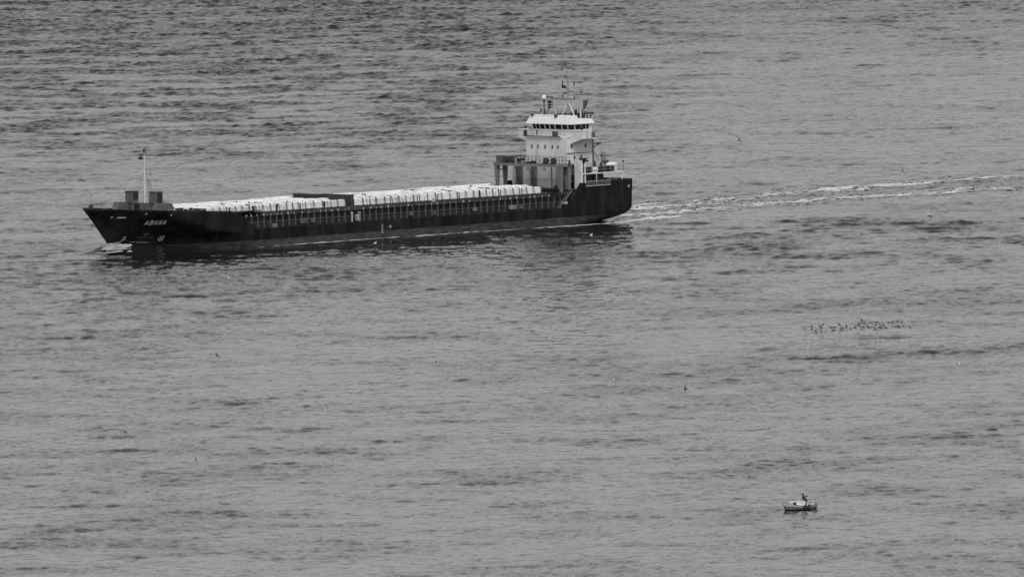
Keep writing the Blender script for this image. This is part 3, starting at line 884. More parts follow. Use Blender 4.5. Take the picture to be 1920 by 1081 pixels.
for a, b in (((6, -1.3, 26.2), (6, -3.2, 18.6)), ((6, 1.1, 26.2), (6, 1.6, 21.6)), ((6, 1.6, 23.7), (5, 3.0, 18.0)), ((6, -1.5, 23.5), (6.5, -2.4, 18.6)), ((6, 0, 27), (4, 1.6, 22)), ((6, .0, 26.9), (105.9, 0, 16.4))):
    if b[0] < 50: mb.tube(a, b, .02, n=4)
mb.build('stay_wire', 'midgrey', rm)
# second, shorter mast beside the funnel
mb = MB(); mb.tube((4.5, 1.5, 17.9), (4.5, 1.5, 20.7), .2, .16, 8); mb.tube((4.5, .4, 17.9), (4.5, 1.4, 20.6), .08); mb.tube((4.5, 1.5, 20.6), (4.5, 2.2, 21.2), .07); mb.tube((4.5, 1.7, 20.6), (4.5, 1.7, 22.4), .04)
sm = mb.build('short_mast', 'pale', ship)
mb = MB(); mb.tube((4.5, 1.7, 22.3), (4.5, 1.7, 22.45), .3, n=8); mb.tube((4.5, 1.7, 22.8), (4.5, 1.7, 22.9), .22, n=8); mb.tube((4.5, 2.2, 22.15), (4.5, 3.3, 22.15), .04); mb.tube((4.5, 3.25, 20.8), (4.5, 3.25, 22.6), .03)
mb.build('lamp_bracket', 'dark', ship)
# dark dish facing aft
mb = MB(); n_ = 10
vs = []; 
for i in range(n_ + 1):
    t = i / n_
    vs += [(4.4, 1.9 + 1.3 * (1 - (1 - t) ** 2) * .85, 19.3 + 1.7 * t), (4.4, 1.9 + .12, 19.3 + 1.7 * t), (4.1, 1.9 + .12, 19.3 + 1.7 * t), (4.1, 1.9 + 1.3 * (1 - (1 - t) ** 2) * .85, 19.3 + 1.7 * t)]
fs = []
for i in range(n_):
    for k in range(4): fs.append((4 * i + k, 4 * i + (k + 1) % 4, 4 * i + 4 + (k + 1) % 4, 4 * i + 4 + k))
fs += [(3, 2, 1, 0), (4 * n_, 4 * n_ + 1, 4 * n_ + 2, 4 * n_ + 3)]
mb.add(vs, fs); mb.build('radar_reflector', 'grey', ship)
# funnel with its overhanging black top
mb = MB(); mb.box(1.9, 4.4, -2.2, 1.2, 8.6, 17.6); fun = mb.build('funnel', 'white', ship)
mb = MB(); mb.hexa([(1.9, -2.3, 17.61), (4.6, -2.3, 17.61), (4.6, 1.2, 17.61), (1.9, 1.2, 17.61), (1.2, -2.6, 18.55), (5.0, -2.6, 18.55), (5.0, 1.3, 18.55), (1.2, 1.3, 18.55)])
mb.box(1.2, 5.6, -2.8, 1.35, 18.553, 18.7)
for y in (-1.4, 0): mb.tube((3, y, 18.7), (2.8, y, 19.2), .22, n=8)
mb.build('funnel_top', 'black', fun)
mb = MB()
for z in (18.2, 18.6): mb.tube((4.9, 3.2, z), (4.9, 4.8, z), .04, n=4)
for y in (3.2, 4.0, 4.8): mb.tube((4.9, y, 17.9), (4.9, y, 18.65), .05, n=4)
mb.build('railing', 'white_clean', ship)

# --- boat deck
bd = MB(); bd.box(1.2, 11.0, 5.02, 8.6, 8.56, 8.74); bd.box(1.2, 11.0, -8.6, -5.02, 8.56, 8.74); bd.box(1.2, 6.0, -5.0, 5.0, 8.57, 8.73)
boatdeck = bd.build('boat_deck', 'white', ship)
def railing(pts, h, name, m, parent, step=1.0, rails=(.5, 1.0), r=.024):
    mb = MB()
    for a, b in zip(pts, pts[1:]):
        a, b = Vector(a), Vector(b); L = (b - a).length; k = max(1, round(L / step))
        for q in range(k + 1): p = a.lerp(b, q / k); mb.tube(p, p + Vector((0, 0, h)), r * 1.2, n=4)
        for f in rails: mb.tube(a + Vector((0, 0, h * f)), b + Vector((0, 0, h * f)), r, n=4)
    return mb.build(name, m, parent)
railing([(10.4, 8.5, 8.74), (1.3, 8.5, 8.74), (1.3, -8.5, 8.74)], 1.05, 'railing', 'pale', boatdeck, 1.5)
mb = MB(); mb.tube((1.45, 8.4, 7.0), (1.45, 8.4, 8.56), .11); mb.tube((7.6, 8.45, 6.1), (7.6, 8.45, 8.56), .07); mb.tube((10.3, 8.4, 6.9), (10.3, 8.4, 11.0), .14); mb.tube((11.0, 8.4, 6.9), (11.0, 8.4, 11.0), .16); mb.tube((1.45, -8.4, 7.0), (1.45, -8.4, 8.56), .11)
mb.build('deck_post', 'white', boatdeck)
mb = MB(); mb.box(9.7, 11.1, 7.7, 8.7, 10.75, 11.35); mb.tube((10.2, 8.0, 10.2), (10.2, 8.0, 10.8), .3, n=8); mb.build('davit_winch', 'black', ship)
MB().ball((10.0, 8.72, 11.1), .13, 8, 6).build('deck_lamp', 'white_clean', ship)
for X, r, m in ((9.9, .52, 'dark'), (9.0, .55, 'black'), (6.5, .5, 'black'), (5.2, .52, 'black'), (3.8, .52, 'black')):
    mb = MB(); mb.tube((X - .45, 7.9, 9.3), (X + .45, 7.9, 9.3), r, n=12); mb.box(X - .4, X + .4, 7.5, 8.2, 8.745, 8.95); mb.build('rope_drum', m, boatdeck)
for X in (8.15, 7.45):
    mb = MB(); mb.tube((X - .22, 8.1, 9.3), (X + .22, 8.1, 9.3), .42, n=12); mb.ball((X, 8.1, 9.3), .42, 10, 6, (.8, .9, .9)); mb.box(X - .2, X + .2, 7.9, 8.3, 8.745, 8.95); mb.build('life_raft_canister', 'white_clean', boatdeck, False)
# rescue boat in its cradle
mb = MB(); mb.ball((2.4, 6.9, 9.9), 1.0, 14, 8, (1.35, .55, .42)); mb.box(1.6, 1.8, 6.5, 7.3, 8.745, 9.6); mb.box(3.0, 3.2, 6.5, 7.3, 8.745, 9.6)
mb.build('rescue_boat', 'white_clean', boatdeck, True)
mb = MB(); mb.ball((3.4, 6.2, 10.45), .9, 12, 6, (1.0, .5, .28)); mb.tube((3.4, 6.2, 8.75), (3.4, 6.2, 10.3), .12); mb.build('covered_dinghy', 'dark', boatdeck, True)
mb = MB(); mb.tube((1.25, 8.5, 8.74), (1.25, 8.5, 10.4), .05); mb.ball((1.25, 8.5, 10.45), .17, 8, 6); mb.build('ensign_staff', 'black', boatdeck)
mb = MB(); mb.tube((4.6, 4.6, 8.74), (4.6, 4.6, 14.6), .09); mb.tube((4.6, 4.6, 14.4), (3.0, 4.8, 14.3), .05); mb.tube((4.6, 4.6, 13.0), (3.0, 4.8, 13.6), .09); mb.box(2.9, 4.4, 4.6, 4.95, 13.45, 13.7); mb.tube((4.5, 4.6, 12.2), (3.4, 4.8, 10.6), .05); mb.ball((4.55, 4.7, 9.9), .35, 8, 6, (1, 1, 2))
mb.build('stores_crane', 'dark', boatdeck)
mb = MB()
for d in (0, .5): mb.tube((2.4 - d, 4.5, 8.74), (2.4 - d, 4.5, 12.0), .06)
for i in range(11): mb.tube((2.4, 4.5, 9 + i * .28), (1.9, 4.5, 9 + i * .28), .03, n=4)
mb.ball((2.8, 4.6, 9.6), .3, 8, 6, (1, 1, 2.2)); mb.ball((2.75, 4.6, 11.4), .16, 8, 6, (1, 1, 1.6)); mb.tube((2.75, 4.6, 10.5), (2.75, 4.6, 12.2), .05)
mb.build('ladder_mast', 'dark', boatdeck)
# dark grey sheet over the house wall under the boat deck
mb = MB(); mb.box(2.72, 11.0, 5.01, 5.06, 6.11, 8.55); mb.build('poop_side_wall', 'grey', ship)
MB().box(5.0, 5.6, 5.07, 5.12, 6.2, 8.1).build('door', 'black', ship)
MB().box(9.0, 9.8, 5.07, 5.12, 6.2, 8.1).build('door', 'black', ship)
# railing with a stowed gangway in the bulwark gap
gw = bpy.data.objects.new('gangway', None); COL.objects.link(gw); gw.parent = ship
mb = MB(); mb.box(5.05, 10.9, 9.13, 9.28, 6.52, 6.64); mb.tube((5.05, 9.2, 7.38), (10.9, 9.2, 7.38), .05, n=4); mb.build('stringer', 'pale', gw)
mb = MB()
for i in range(34): X = 5.1 + i * 5.75 / 33; mb.tube((X, 9.2, 6.64), (X, 9.2, 7.36), .045, n=4)
mb.build('baluster', 'lightgrey', gw)
mb = MB(); mb.tube((3.4, 7.6, 6.8), (3.4, 8.6, 6.8), .55, n=10); mb.ball((2.6, 7.8, 7.3), .5, 8, 6, (1.6, 1, .5)); mb.ball((4.3, 8.1, 7.2), .5, 8, 6, (1, 1, 1)); mb.build('mooring_rope_pile', 'dark', ship)
MB().box(0.35, 0.6, 8.9, 9.05, 5.9, 6.3).build('stern_fairlead', 'pale', ship)

# ------------------------------------------------------------------ hatch gantry crane straddling the hatch
def on_ship(name):
    o = bpy.data.objects.new(name, None); COL.objects.link(o); o.matrix_world = SHIP_M.copy(); return o
gantry = on_ship('gantry_crane')
tag(gantry, 'grey four-legged hatch gantry with railed platform in front of the white bridge', 'gantry crane')
mb = MB(); mb.box(13.5, 16.2, -8.35, 8.3, 10.05, 10.5); mb.build('beam', 'gantry', gantry)
for y in (-7.95, 7.95):
    for X, lean in ((15.7, .25), (13.8, .0)):
        w = .42
        mb = MB(); mb.hexa([(X - .22, y - .2, 5.75), (X + .22, y - .2, 5.75), (X + .22, y + .2, 5.75), (X - .22, y + .2, 5.75),
                            (X - w, y - .28, 10.05), (X + w, y - .28, 10.05), (X + w, y + .28, 10.05), (X - w, y + .28, 10.05)])
        mb.build('leg', 'gantry', gantry)
    mb = MB(); mb.box(13.2, 16.3, y - .3, y + .3, 5.3, 5.74)
    for X in (13.6, 15.9): mb.tube((X, y - .15, 5.32), (X, y + .15, 5.32), .22, n=10)
    mb.build('bogie', 'dark', gantry)
    mb = MB(); mb.tube((15.6, y, 9.3), (14.1, y, 9.3), .09); mb.tube((15.4, y, 6.2), (14.1, y, 6.2), .06); mb.build('brace', 'grey', gantry)
railing([(16.1, -6.4, 10.5), (16.1, 8.1, 10.5), (13.6, 8.1, 10.5)], 1.2, 'railing', 'dark', gantry, .95, (.5, 1.0), .026)
railing([(13.6, -8.1, 10.5), (13.6, 8.1, 10.5)], 1.2, 'railing', 'dark', gantry, .95, (.5, 1.0), .022)
mb = MB(); mb.box(14.6, 15.9, -8.0, -7.0, 10.5, 11.75); mb.build('control_cabinet', 'grey', gantry)
mb = MB(); mb.box(14.2, 15.8, -6.4, -5.8, 10.5, 11.6); mb.tube((15, -5.7, 11.0), (15, -4.0, 11.0), .5, n=10); mb.box(14.4, 15.6, -5.2, -4.2, 10.5, 11.6); mb.build('hoist_winch', 'dark', gantry)
mb = MB(); mb.box(14.6, 15.6, -3.6, -3.2, 10.5, 11.4); mb.build('pale_locker', 'pale', gantry)
mb = MB(); mb.box(14.6, 15.7, -3.1, -2.2, 10.9, 11.35); mb.box(14.6, 15.7, -.7, .1, 10.5, 10.8); mb.box(15, 15.4, .3, 1.2, 10.5, 10.95); mb.tube((15.2, -3, 10.7), (15.2, 1.6, 10.7), .06); mb.build('motor', 'black', gantry)
for y in (3.9, 5.8):
    mb = MB(); mb.tube((15.0, y, 11.05), (15.5, y, 11.05), .55, n=12); mb.box(15.0, 15.5, y - .8, y + .3, 10.5, 10.75); mb.build('cable_reel', 'dark', gantry)
mb = MB(); mb.tube((14.0, 8.4, 10.3), (14.0, 8.4, 11.1), .2, n=8); mb.build('warning_lamp', 'black', gantry)
mb = MB()
for d in (-.25, .25): mb.tube((15.0 + d, 8.1, 5.8), (14.8 + d, 8.1, 10.4), .05, n=4)
for i in range(14): mb.tube((14.75, 8.1, 6 + i * .3), (15.25, 8.1, 6 + i * .3), .03, n=4)
mb.build('ladder', 'dark', gantry)
mb = MB(); mb.box(13.7, 15.8, 7.3, 7.6, 8.6, 10.04); mb.tube((14.6, 7.5, 8.7), (14.4, 7.6, 5.8), .2, n=6); mb.tube((14.2, 7.4, 8.6), (15.3, 7.4, 6.2), .09, n=4)
mb.build('lift_spreader', 'dark', gantry)

# ------------------------------------------------------------------ white wrapped packages on the hatch covers
def package_mesh(k):
    rr = random.Random(100 + k)
    L, W, Hh, c = 5.0, 1.1, 1.12, 0.07
    j = lambda a: rr.uniform(-a, a)
    x0, x1, y0, y1 = -L / 2, L / 2, -W / 2, W / 2
    mb = MB()
    bot = [(x0, y0, 0), (x1, y0, 0), (x1, y1, 0), (x0, y1, 0)]
    sh = [(x0, y0 - j(.02), Hh - c), (x1, y0 - j(.02), Hh - c), (x1, y1 + j(.02), Hh - c), (x0, y1 + j(.02), Hh - c)]
    q = [-L / 2 + c, -L / 6 + j(.3), L / 6 + j(.3), L / 2 - c]
    top = [(x, y, Hh + j(.05)) for y in (y0 + c, y1 - c) for x in q]
    vs = bot + sh + top
    T = lambda yy, i: 8 + yy * 4 + i
    fs = [(0, 1, 5, 4), (2, 3, 7, 6)]
    fs += [(4, 5, T(0, 3), T(0, 2), T(0, 1), T(0, 0)), (6, 7, T(1, 0), T(1, 1), T(1, 2), T(1, 3))]
    fs += [(5, 6, T(1, 3), T(0, 3)), (7, 4, T(0, 0), T(1, 0))]
    fs += [(T(0, i), T(0, i + 1), T(1, i + 1), T(1, i)) for i in range(3)]
    mb.add(vs, fs, 0)
    mb.add([bot[1], bot[2], sh[2], sh[1]], [(0, 1, 2, 3)], 1)
    mb.add([bot[3], bot[0], sh[0], sh[3]], [(0, 1, 2, 3)], 1)
    mb.add(bot, [(3, 2, 1, 0)], 1)
    me = mb.mesh('timber_package', ['wrap', 'wrap_side'])
    bm = bmesh.new(); bm.from_mesh(me); bmesh.ops.remove_doubles(bm, verts=bm.verts, dist=.001); bm.to_mesh(me); bm.free()
    return me
PK = [package_mesh(k) for k in range(6)]
NCOL = 14
ORD = 'first second third fourth fifth sixth seventh eighth ninth tenth eleventh twelfth thirteenth fourteenth'.split()
for a, b, lab, grp in ((66.4, 99.4, 'white wrapped package ahead of the divider, %s row from near side, %s from divider', 'packages on the fore hatch'),
                       (20.3, 64.8, 'white wrapped package behind the divider, %s row from near side, %s from gantry', 'packages on the aft hatch')):
    n = round((b - a) / 5.2); w = (b - a) / n
    for c in range(NCOL):
        sh = 0 if c in (0, NCOL - 1) else R.uniform(-.5, .5)
        for i in range(n):
            X = a + (i + .5) * w + (sh if 0 < i < n - 1 else 0)
            y = -8.1 + (c + .5) * 16.2 / NCOL
            o = link('timber_package', R.choice(PK))
            z = 5.85 if X < 89 else 6.16
            hs = R.choice((.78, .87, .95, 1.0, 1.0, 1.07, 1.14, 1.21) if 0 < c < NCOL - 1 else (.95, .98, 1.0, 1.03)) * (1.0 if X < 89 else .76)
            o.matrix_world = SHIP_M @ Matrix.Translation((X, y + R.uniform(-.03, .03), z)) @ Matrix.Rotation(R.uniform(-.012, .012), 4, 'Z') @ Matrix.Diagonal(((w - R.uniform(.08, .75)) / 5.0, R.uniform(.96, 1.03), hs, 1))
            tag(o, lab % (ORD[NCOL - 1 - c], ORD[i]), 'package', grp)

# ------------------------------------------------------------------ small fishing boat with its skipper
def P0(px, py, z=0.0): return unproj(px, py, z)
bp = P0(1499, 954.5)
BYAW = math.radians(180 + 31)
BOAT_M = Matrix.Translation((bp[0], bp[1], 0.0)) @ Matrix.Rotation(BYAW, 4, 'Z')
boat = bpy.data.objects.new('fishing_boat', None); COL.objects.link(boat); boat.matrix_world = BOAT_M
tag(boat, 'small white wooden fishing boat with low cabin, lower right', 'fishing boat')
BL = 5.7
def boat_b(t): return .92 * (1 - max(0, (t - .5) / .5) ** 2.2) * (1 - .72 * max(0, (.4 - t) / .4) ** 2)
def boat_sheer(t): return .48 + .62 * max(0, t - .3) ** 1.6 / .565 + .30 * (max(0, .35 - t) / .35) ** 1.4
nst, nr_ = 15, 7
mb = MB(); vs = []
for i in range(nst):
    t = i / (nst - 1)
    for j in range(nr_):
        v = j / (nr_ - 1); z = -.25 + (boat_sheer(t) + .25) * v
        b = boat_b(t) * (.35 + .65 * v ** .6)
        X = -BL / 2 + BL * t - (1 - v) * (.55 * t ** 4) + (1 - v) * .18 * (1 - t) ** 4
        vs.append((X, b, z))
npt = len(vs)
vs2 = vs + [(x, -y, z) for x, y, z in vs]
fs, mi = [], []
for sd in (0, npt):
    for i in range(nst - 1):
        for j in range(nr_ - 1):
            fs.append((sd + i * nr_ + j, sd + i * nr_ + j + 1, sd + (i + 1) * nr_ + j + 1, sd + (i + 1) * nr_ + j)); mi.append(1 if j <= 1 else (2 if j <= 3 else 0))  # grey strakes: shade of the down-facing flare put into the colour
fs += [(j, j + 1, npt + j + 1, npt + j) for j in range(nr_ - 1)]; mi += [0] * (nr_ - 1)
mb.v, mb.f, mb.mi = vs2, fs, mi
bh = mb.build('hull', ['boatwhite', 'black', 'boatgrey'], boat, True)
sol = bh.modifiers.new('plank', 'SOLIDIFY'); sol.thickness = .06; sol.offset = -1
mb = MB()
for i in range(nst - 1):
    t, t2 = i / (nst - 1), (i + 1) / (nst - 1)
    for s_ in (1, -1):
        mb.tube((-BL / 2 + BL * t, s_ * boat_b(t), boat_sheer(t)), (-BL / 2 + BL * t2, s_ * boat_b(t2), boat_sheer(t2)), .042, n=5)
        mb.tube((-BL / 2 + BL * t, s_ * (boat_b(t) * .985 + .02), boat_sheer(t) - .2), (-BL / 2 + BL * t2, s_ * (boat_b(t2) * .985 + .02), boat_sheer(t2) - .2), .022, n=4)
mb.build('gunwale', 'dark', boat)
mb = MB()
for i in range(nst - 1):
    t, t2 = i / (nst - 1), (i + 1) / (nst - 1)
    z = .28 if t < .45 else .56
    mb.add([(-BL / 2 + BL * t, boat_b(t) * .88, z), (-BL / 2 + BL * t2, boat_b(t2) * .88, z), (-BL / 2 + BL * t2, -boat_b(t2) * .88, z), (-BL / 2 + BL * t, -boat_b(t) * .88, z)], [(0, 1, 2, 3)])
mb.build('deck', 'boatgrey', boat)
mb = MB(); mb.hexa([(-.15, -.62, .5), (1.75, -.42, .6), (1.75, .42, .6), (-.15, .62, .5), (-.1, -.56, 1.22), (1.55, -.34, 1.12), (1.55, .34, 1.12), (-.1, .56, 1.22)])
cab = mb.build('cabin', 'boatwhite', boat)
mb = MB(); mb.hexa([(-.3, -.68, 1.222), (1.68, -.44, 1.125), (1.68, .44, 1.125), (-.3, .68, 1.222), (-.3, -.66, 1.3), (1.62, -.42, 1.2), (1.62, .42, 1.2), (-.3, .66, 1.3)])
mb.build('cabin_roof', 'boatwhite', boat)
mb = MB(); mb.hexa([(.85, .53, .78), (1.3, .475, .78), (1.3, .505, .78), (.85, .56, .78), (.85, .505, 1.08), (1.3, .45, 1.06), (1.3, .48, 1.06), (.85, .535, 1.08)]); mb.build('window', 'black', boat)
mb = MB(); mb.tube((-.2, .35, 1.42), (1.3, .28, 1.36), .035); mb.tube((-.1, .35, 1.28), (-.1, .35, 1.42), .03); mb.tube((1.2, .28, 1.2), (1.2, .28, 1.36), .03); mb.build('roof_rail', 'dark', boat)
mb = MB(); mb.box(-.62, -.22, -.45, .55, .28, 1.2); mb.build('engine_box', 'boatwhite', boat)
mb = MB(); mb.tube((-.62, .60, .3), (-.62, .60, 1.95), .014); mb.build('pole', 'boatwhite', boat)
mb = MB(); mb.ball((-2.0, .1, .62), .5, 10, 6, (.9, 1, .55)); mb.ball((-2.3, -.1, .95), .3, 8, 5, (.8, 1, .9)); mb.build('net_heap', 'pale', boat, True)
mb = MB(); mb.tube((2.35, 0, .8), (2.45, 0, 1.15), .04); mb.build('bow_post', 'boatwhite', boat)
mb = MB(); mb.box(-2.72, -2.62, -.06, .06, -.2, .9); mb.tube((-2.66, 0, .9), (-1.9, .1, 1.0), .03); mb.build('rudder', 'dark', boat)
# tyre fenders
def torus(R_, r_, nu=14, nv=7):
    mb = MB(); vs, fs = [], []
    for i in range(nu):
        a = 2 * math.pi * i / nu
        for j in range(nv):
            b = 2 * math.pi * j / nv
            vs.append(((R_ + r_ * math.cos(b)) * math.cos(a), r_ * math.sin(b), (R_ + r_ * math.cos(b)) * math.sin(a)))
    for i in range(nu):
        for j in range(nv):
            fs.append((i * nv + j, ((i + 1) % nu) * nv + j, ((i + 1) % nu) * nv + (j + 1) % nv, i * nv + (j + 1) % nv))
    return mb.add(vs, fs)
tm = torus(.2, .085).mesh('tyre_fender', 'rubber', True)
for X, lab in ((-.28, 'black tyre fender amidships on the fishing boat, nearer its cabin'), (-.92, 'black tyre fender on the fishing boat, nearer its stern')):
    o = link('tyre_fender', tm); o.matrix_world = BOAT_M @ Matrix.Translation((X, boat_b((X + BL / 2) / BL) + .10, .42)); tag(o, lab, 'tyre', 'tyre fenders on the fishing boat')

def person():
    """one continuous figure: limbs and trunk fused by a voxel remesh"""
    mb = MB()
    hip, chest, neck, head = Vector((-.95, .1, 1.12)), Vector((-.72, .1, 1.54)), Vector((-.62, .1, 1.71)), Vector((-.56, .1, 1.89))
    mb.tube(hip, hip.lerp(chest, .55), .23, .23, 12); mb.tube(hip.lerp(chest, .5), chest, .23, .25, 12)
    mb.ball(hip, .24, 12, 8, (1, 1.05, .8)); mb.ball(chest, .25, 12, 8, (.95, 1.15, .75)); mb.tube(chest, neck, .12, .075, 10); mb.tube(neck, head, .07, .07, 10)
    mb.ball(head, .115, 12, 8, (1.05, .9, 1.2)); mb.ball(head + Vector((.11, 0, -.02)), .028, 8, 6)
    for s_ in (1, -1): mb.ball(head + Vector((-.01, .105 * s_, 0)), .032, 8, 5, (.6, .6, 1))
    def limb(pts, rs):
        for (a, b), (ra, rb) in zip(zip(pts, pts[1:]), zip(rs, rs[1:])):
            mb.tube(a, b, ra, rb, 10); mb.ball(b, rb, 10, 6)
    V = Vector
    # near arm reaches down forward to the wheel post, far arm is flung out aft
    limb([V((-.76, .33, 1.64)), V((-.48, .44, 1.46)), V((-.36, .42, 1.22)), V((-.34, .41, 1.17))], [.125, .105, .075, .055])
    limb([V((-.80, -.12, 1.62)), V((-1.10, -.26, 1.52)), V((-1.42, -.30, 1.66)), V((-1.50, -.31, 1.70))], [.125, .105, .075, .055])
    for h, d, up in ((V((-.34, .41, 1.17)), V((.06, -.01, -.02)), V((0, .02, 0))), (V((-1.50, -.31, 1.70)), V((-.06, -.01, .03)), V((0, .01, .018)))):
        for q in range(4):
            a = h + up * (q - 1.5) * 1.1 + d * .6; mb.tube(a, a + d * (.95 - .12 * abs(q - 1.2)), .013, .010, 6)
        mb.tube(h + up * -1.5, h + up * -3 + d * .7, .015, .011, 6)
    limb([V((-.87, .21, 1.06)), V((-.90, .24, .70)), V((-.98, .24, .36)), V((-.84, .27, .31))], [.13, .095, .07, .06])
    limb([V((-.87, -.01, 1.06)), V((-.80, -.04, .70)), V((-.86, -.04, .36)), V((-.72, -.04, .31))], [.13, .095, .07, .06])
    me = mb.mesh('person', 'cloth', True)
    o = link('person', me); o.matrix_world = BOAT_M @ Matrix.Translation((-.9, .1, .28)) @ Matrix.Scale(1.12, 4) @ Matrix.Translation((.9, -.1, -.28))
    r = o.modifiers.new('fuse', 'REMESH'); r.mode = 'VOXEL'; r.voxel_size = .018; r.use_smooth_shade = True
    tag(o, 'person in dark clothes standing in the fishing boat with one arm stretched out', 'person')
    MB().ball(head + V((-.02, 0, .03)), .122, 12, 8, (1.05, .95, 1.1)).build('hair', 'black', o, True)
    MB().ball(head + V((.035, 0, -.03)), .10, 10, 8, (.95, .8, 1.05)).build('face', 'skin', o, True)
    return o
person()

# ------------------------------------------------------------------ birds
def bird_mesh(name, up_in, up_out, mats, sweep=.12):
    """flying bird, nose along +x, wing span about 1.25 m, one continuous mesh"""
    mb = MB()
    prof = [(.30, .012), (.24, .035), (.17, .05), (.08, .075), (-.04, .075), (-.16, .05), (-.26, .035), (-.34, .012)]
    n = 8; vs, fs = [], []
    for X, r in prof:
        flat = .45 if X < -.2 else 1
        for i in range(n):
            a = 2 * math.pi * i / n; vs.append((X, r * math.cos(a) * (1.6 if X < -.2 else 1), r * math.sin(a) * flat))
    for k in range(len(prof) - 1):
        for i in range(n): fs.append((k * n + i, k * n + (i + 1) % n, (k + 1) * n + (i + 1) % n, (k + 1) * n + i))
    fs += [tuple(range(n)), tuple(range(len(prof) * n - 1, len(prof) * n - n - 1, -1))]
    mb.add(vs, fs, 0)
    for s in (1, -1):
        y1, z1 = .30 * math.cos(up_in), .30 * math.sin(up_in)
        y2, z2 = y1 + .33 * math.cos(up_out), z1 + .33 * math.sin(up_out)
        ch = [(.04, .09, .03, .12), (y1, .10 + sweep * .3, z1, .11), (y1 + (y2 - y1) * .6, .02, z1 + (z2 - z1) * .6, .09), (y2, -.10 - sweep, z2, .02)]
        st = []
        for y, x, z, c in ch: st += [(x, s * y, z + .03), (x - c * .5, s * y, z + .045), (x - c * 1.5, s * y, z + .03), (x - c * .5, s * y, z + .015)]
        f2 = [(4 * k + i, 4 * k + (i + 1) % 4, 4 * k + 4 + (i + 1) % 4, 4 * k + 4 + i) for k in range(3) for i in range(4)]
        mb.add(st, f2[:8] + [(0, 1, 2, 3)], 1); mb.add(st[8:], [tuple(q - 8 for q in f) for f in f2[8:]] + [(4, 5, 6, 7)], 2)
    return mb.mesh(name, mats, True)
GULL = ['gullwhite', 'gullgrey', 'plumdark']
DARKB = ['plumdark', 'plumdark', 'plumdark']
gm = {'g0': bird_mesh('gull', .5, .1, GULL), 'g1': bird_mesh('gull', .9, .3, GULL), 'g2': bird_mesh('gull', -.1, -.5, GULL),
      'd0': bird_mesh('dark_gull', .35, .0, DARKB), 'd1': bird_mesh('dark_gull', .9, .5, DARKB), 'd2': bird_mesh('dark_gull', -.2, -.5, DARKB)}
def sit_mesh():
    mb = MB(); mb.ball((0, 0, .07), .13, 10, 6, (1.7, .9, .75)); mb.ball((.19, 0, .23), .06, 8, 6, (1.15, 1, 1)); mb.tube((.14, 0, .1), (.19, 0, .22), .05, .045, 6)
    mb.tube((.24, 0, .22), (.31, 0, .21), .018, .006, 5, 1); mb.ball((-.06, 0, .13), .12, 8, 5, (1.5, .8, .35), 1); mb.tube((-.2, 0, .1), (-.32, 0, .12), .05, .015, 5, 2)
    return mb.mesh('floating_gull', GULL, True)
gm['s'] = sit_mesh()
BIRDS = [  # px, py, height, heading deg, bank deg, scale, mesh, label
    (1386, 263, 6, 60, 45, 1.7, 'd0', 'dark bird banking over the water right of the bridge, above the wake'),
    (1692, 320, 5, 80, 65, 1.8, 'd0', 'dark bird with wings tilted steeply, just above the wake foam at right'),
    (1743, 405, 2, 20, 5, 1.37, 'd2', 'dark bird gliding level just below the wake at far right'),
    (1685, 552, 2, 100, 75, 1.17, 'g1', 'gull with raised wing above the flock of dark birds'),
    (407, 667, 5, 140, 40, 1.17, 'd0', 'dark bird banking over open water below the ship bow'),
    (818, 682, 4, 30, -50, 1.0, 'g0', 'white gull with dark wingtip over the middle of the open water'),
    (1286, 729, 1.5, 200, 80, 1.17, 'd1', 'dark bird low over the water midway between flock and fishing boat'),
    (614, 768, 4, 20, 35, 1.17, 'g0', 'gull gliding with one wing raised, below and left of centre'),
    (147, 795, 4, 50, 55, .95, 'g0', 'pale gull banking near the left edge of the water'),
    (235, 810, 4, 25, 30, .95, 'd0', 'dark bird with long raised wing at lower left, right of a pale gull'),
    (367, 862, 5, 60, 60, .95, 'd0', 'dark bird tilted on edge at lower left, lowest of three'),
    (772, 971, 4, 70, 50, 1.0, 'g1', 'gull with white body and dark lifted wing at bottom centre left'),
    (914, 967, 4, -90, 0, .95, 'd1', 'dark bird head-on with wings in a V at bottom centre'),
    (243, 471, 5, 150, -40, 1.35, 'g0', 'bright white gull flying in front of the dark bow reflection'),
    (345, 507, 1, 20, 20, .9, 'g0', 'white gull low over the ripples under the bow reflection'),
    (628, 500, 2, 150, 30, .9, 'g1', 'pale gull low over the water below the fore hatch'),
    (813, 377, 9, 205, -35, 1.2, 'g0', 'white gull flying past the side of the ship amidships'),
    (427, 521, 0, 30, 0, 1.0, 's', 'white gull floating below the bow reflection'),
    (1108, 442, 0, 10, 0, 1.2, 's', 'white gull floating below the stern'),
    (1364, 484, 0, 60, 0, 1.0, 's', 'white gull floating right of the stern, below the wake'),
    (1152, 713, 0, 160, 0, 1.0, 's', 'white gull floating alone near the middle of the open water'),
    (1797, 683, 0, 40, 0, 1.2, 's', 'white gull floating at the right, below the flock of dark birds'),
    (703, 457, 0, 10, 0, 1.2, 's', 'gull floating by the foam along the ship side'),
]
def face(o, head, bank, pitch=0):
    o.rotation_euler = Matrix.Rotation(math.radians(head), 3, 'Z').to_euler() if not bank else (Matrix.Rotation(math.radians(head), 3, 'Z') @ Matrix.Rotation(math.radians(bank), 3, 'X')).to_euler()
for px, py, z, hd, bk, sc, k, lab in BIRDS:
    p = unproj(px, py, z)
    o = link('gull' if k[0] in 'gs' else 'seabird', gm[k])
    if k == 's': z = float(sea_height(np.array([p[0]]), np.array([p[1]]))[0]) - .01
    o.location = (p[0], p[1], z)
    face(o, hd, bk); o.scale = (sc, sc, sc)
    tag(o, lab, 'gull' if k[0] in 'gs' else 'seabird', 'gulls over the water')
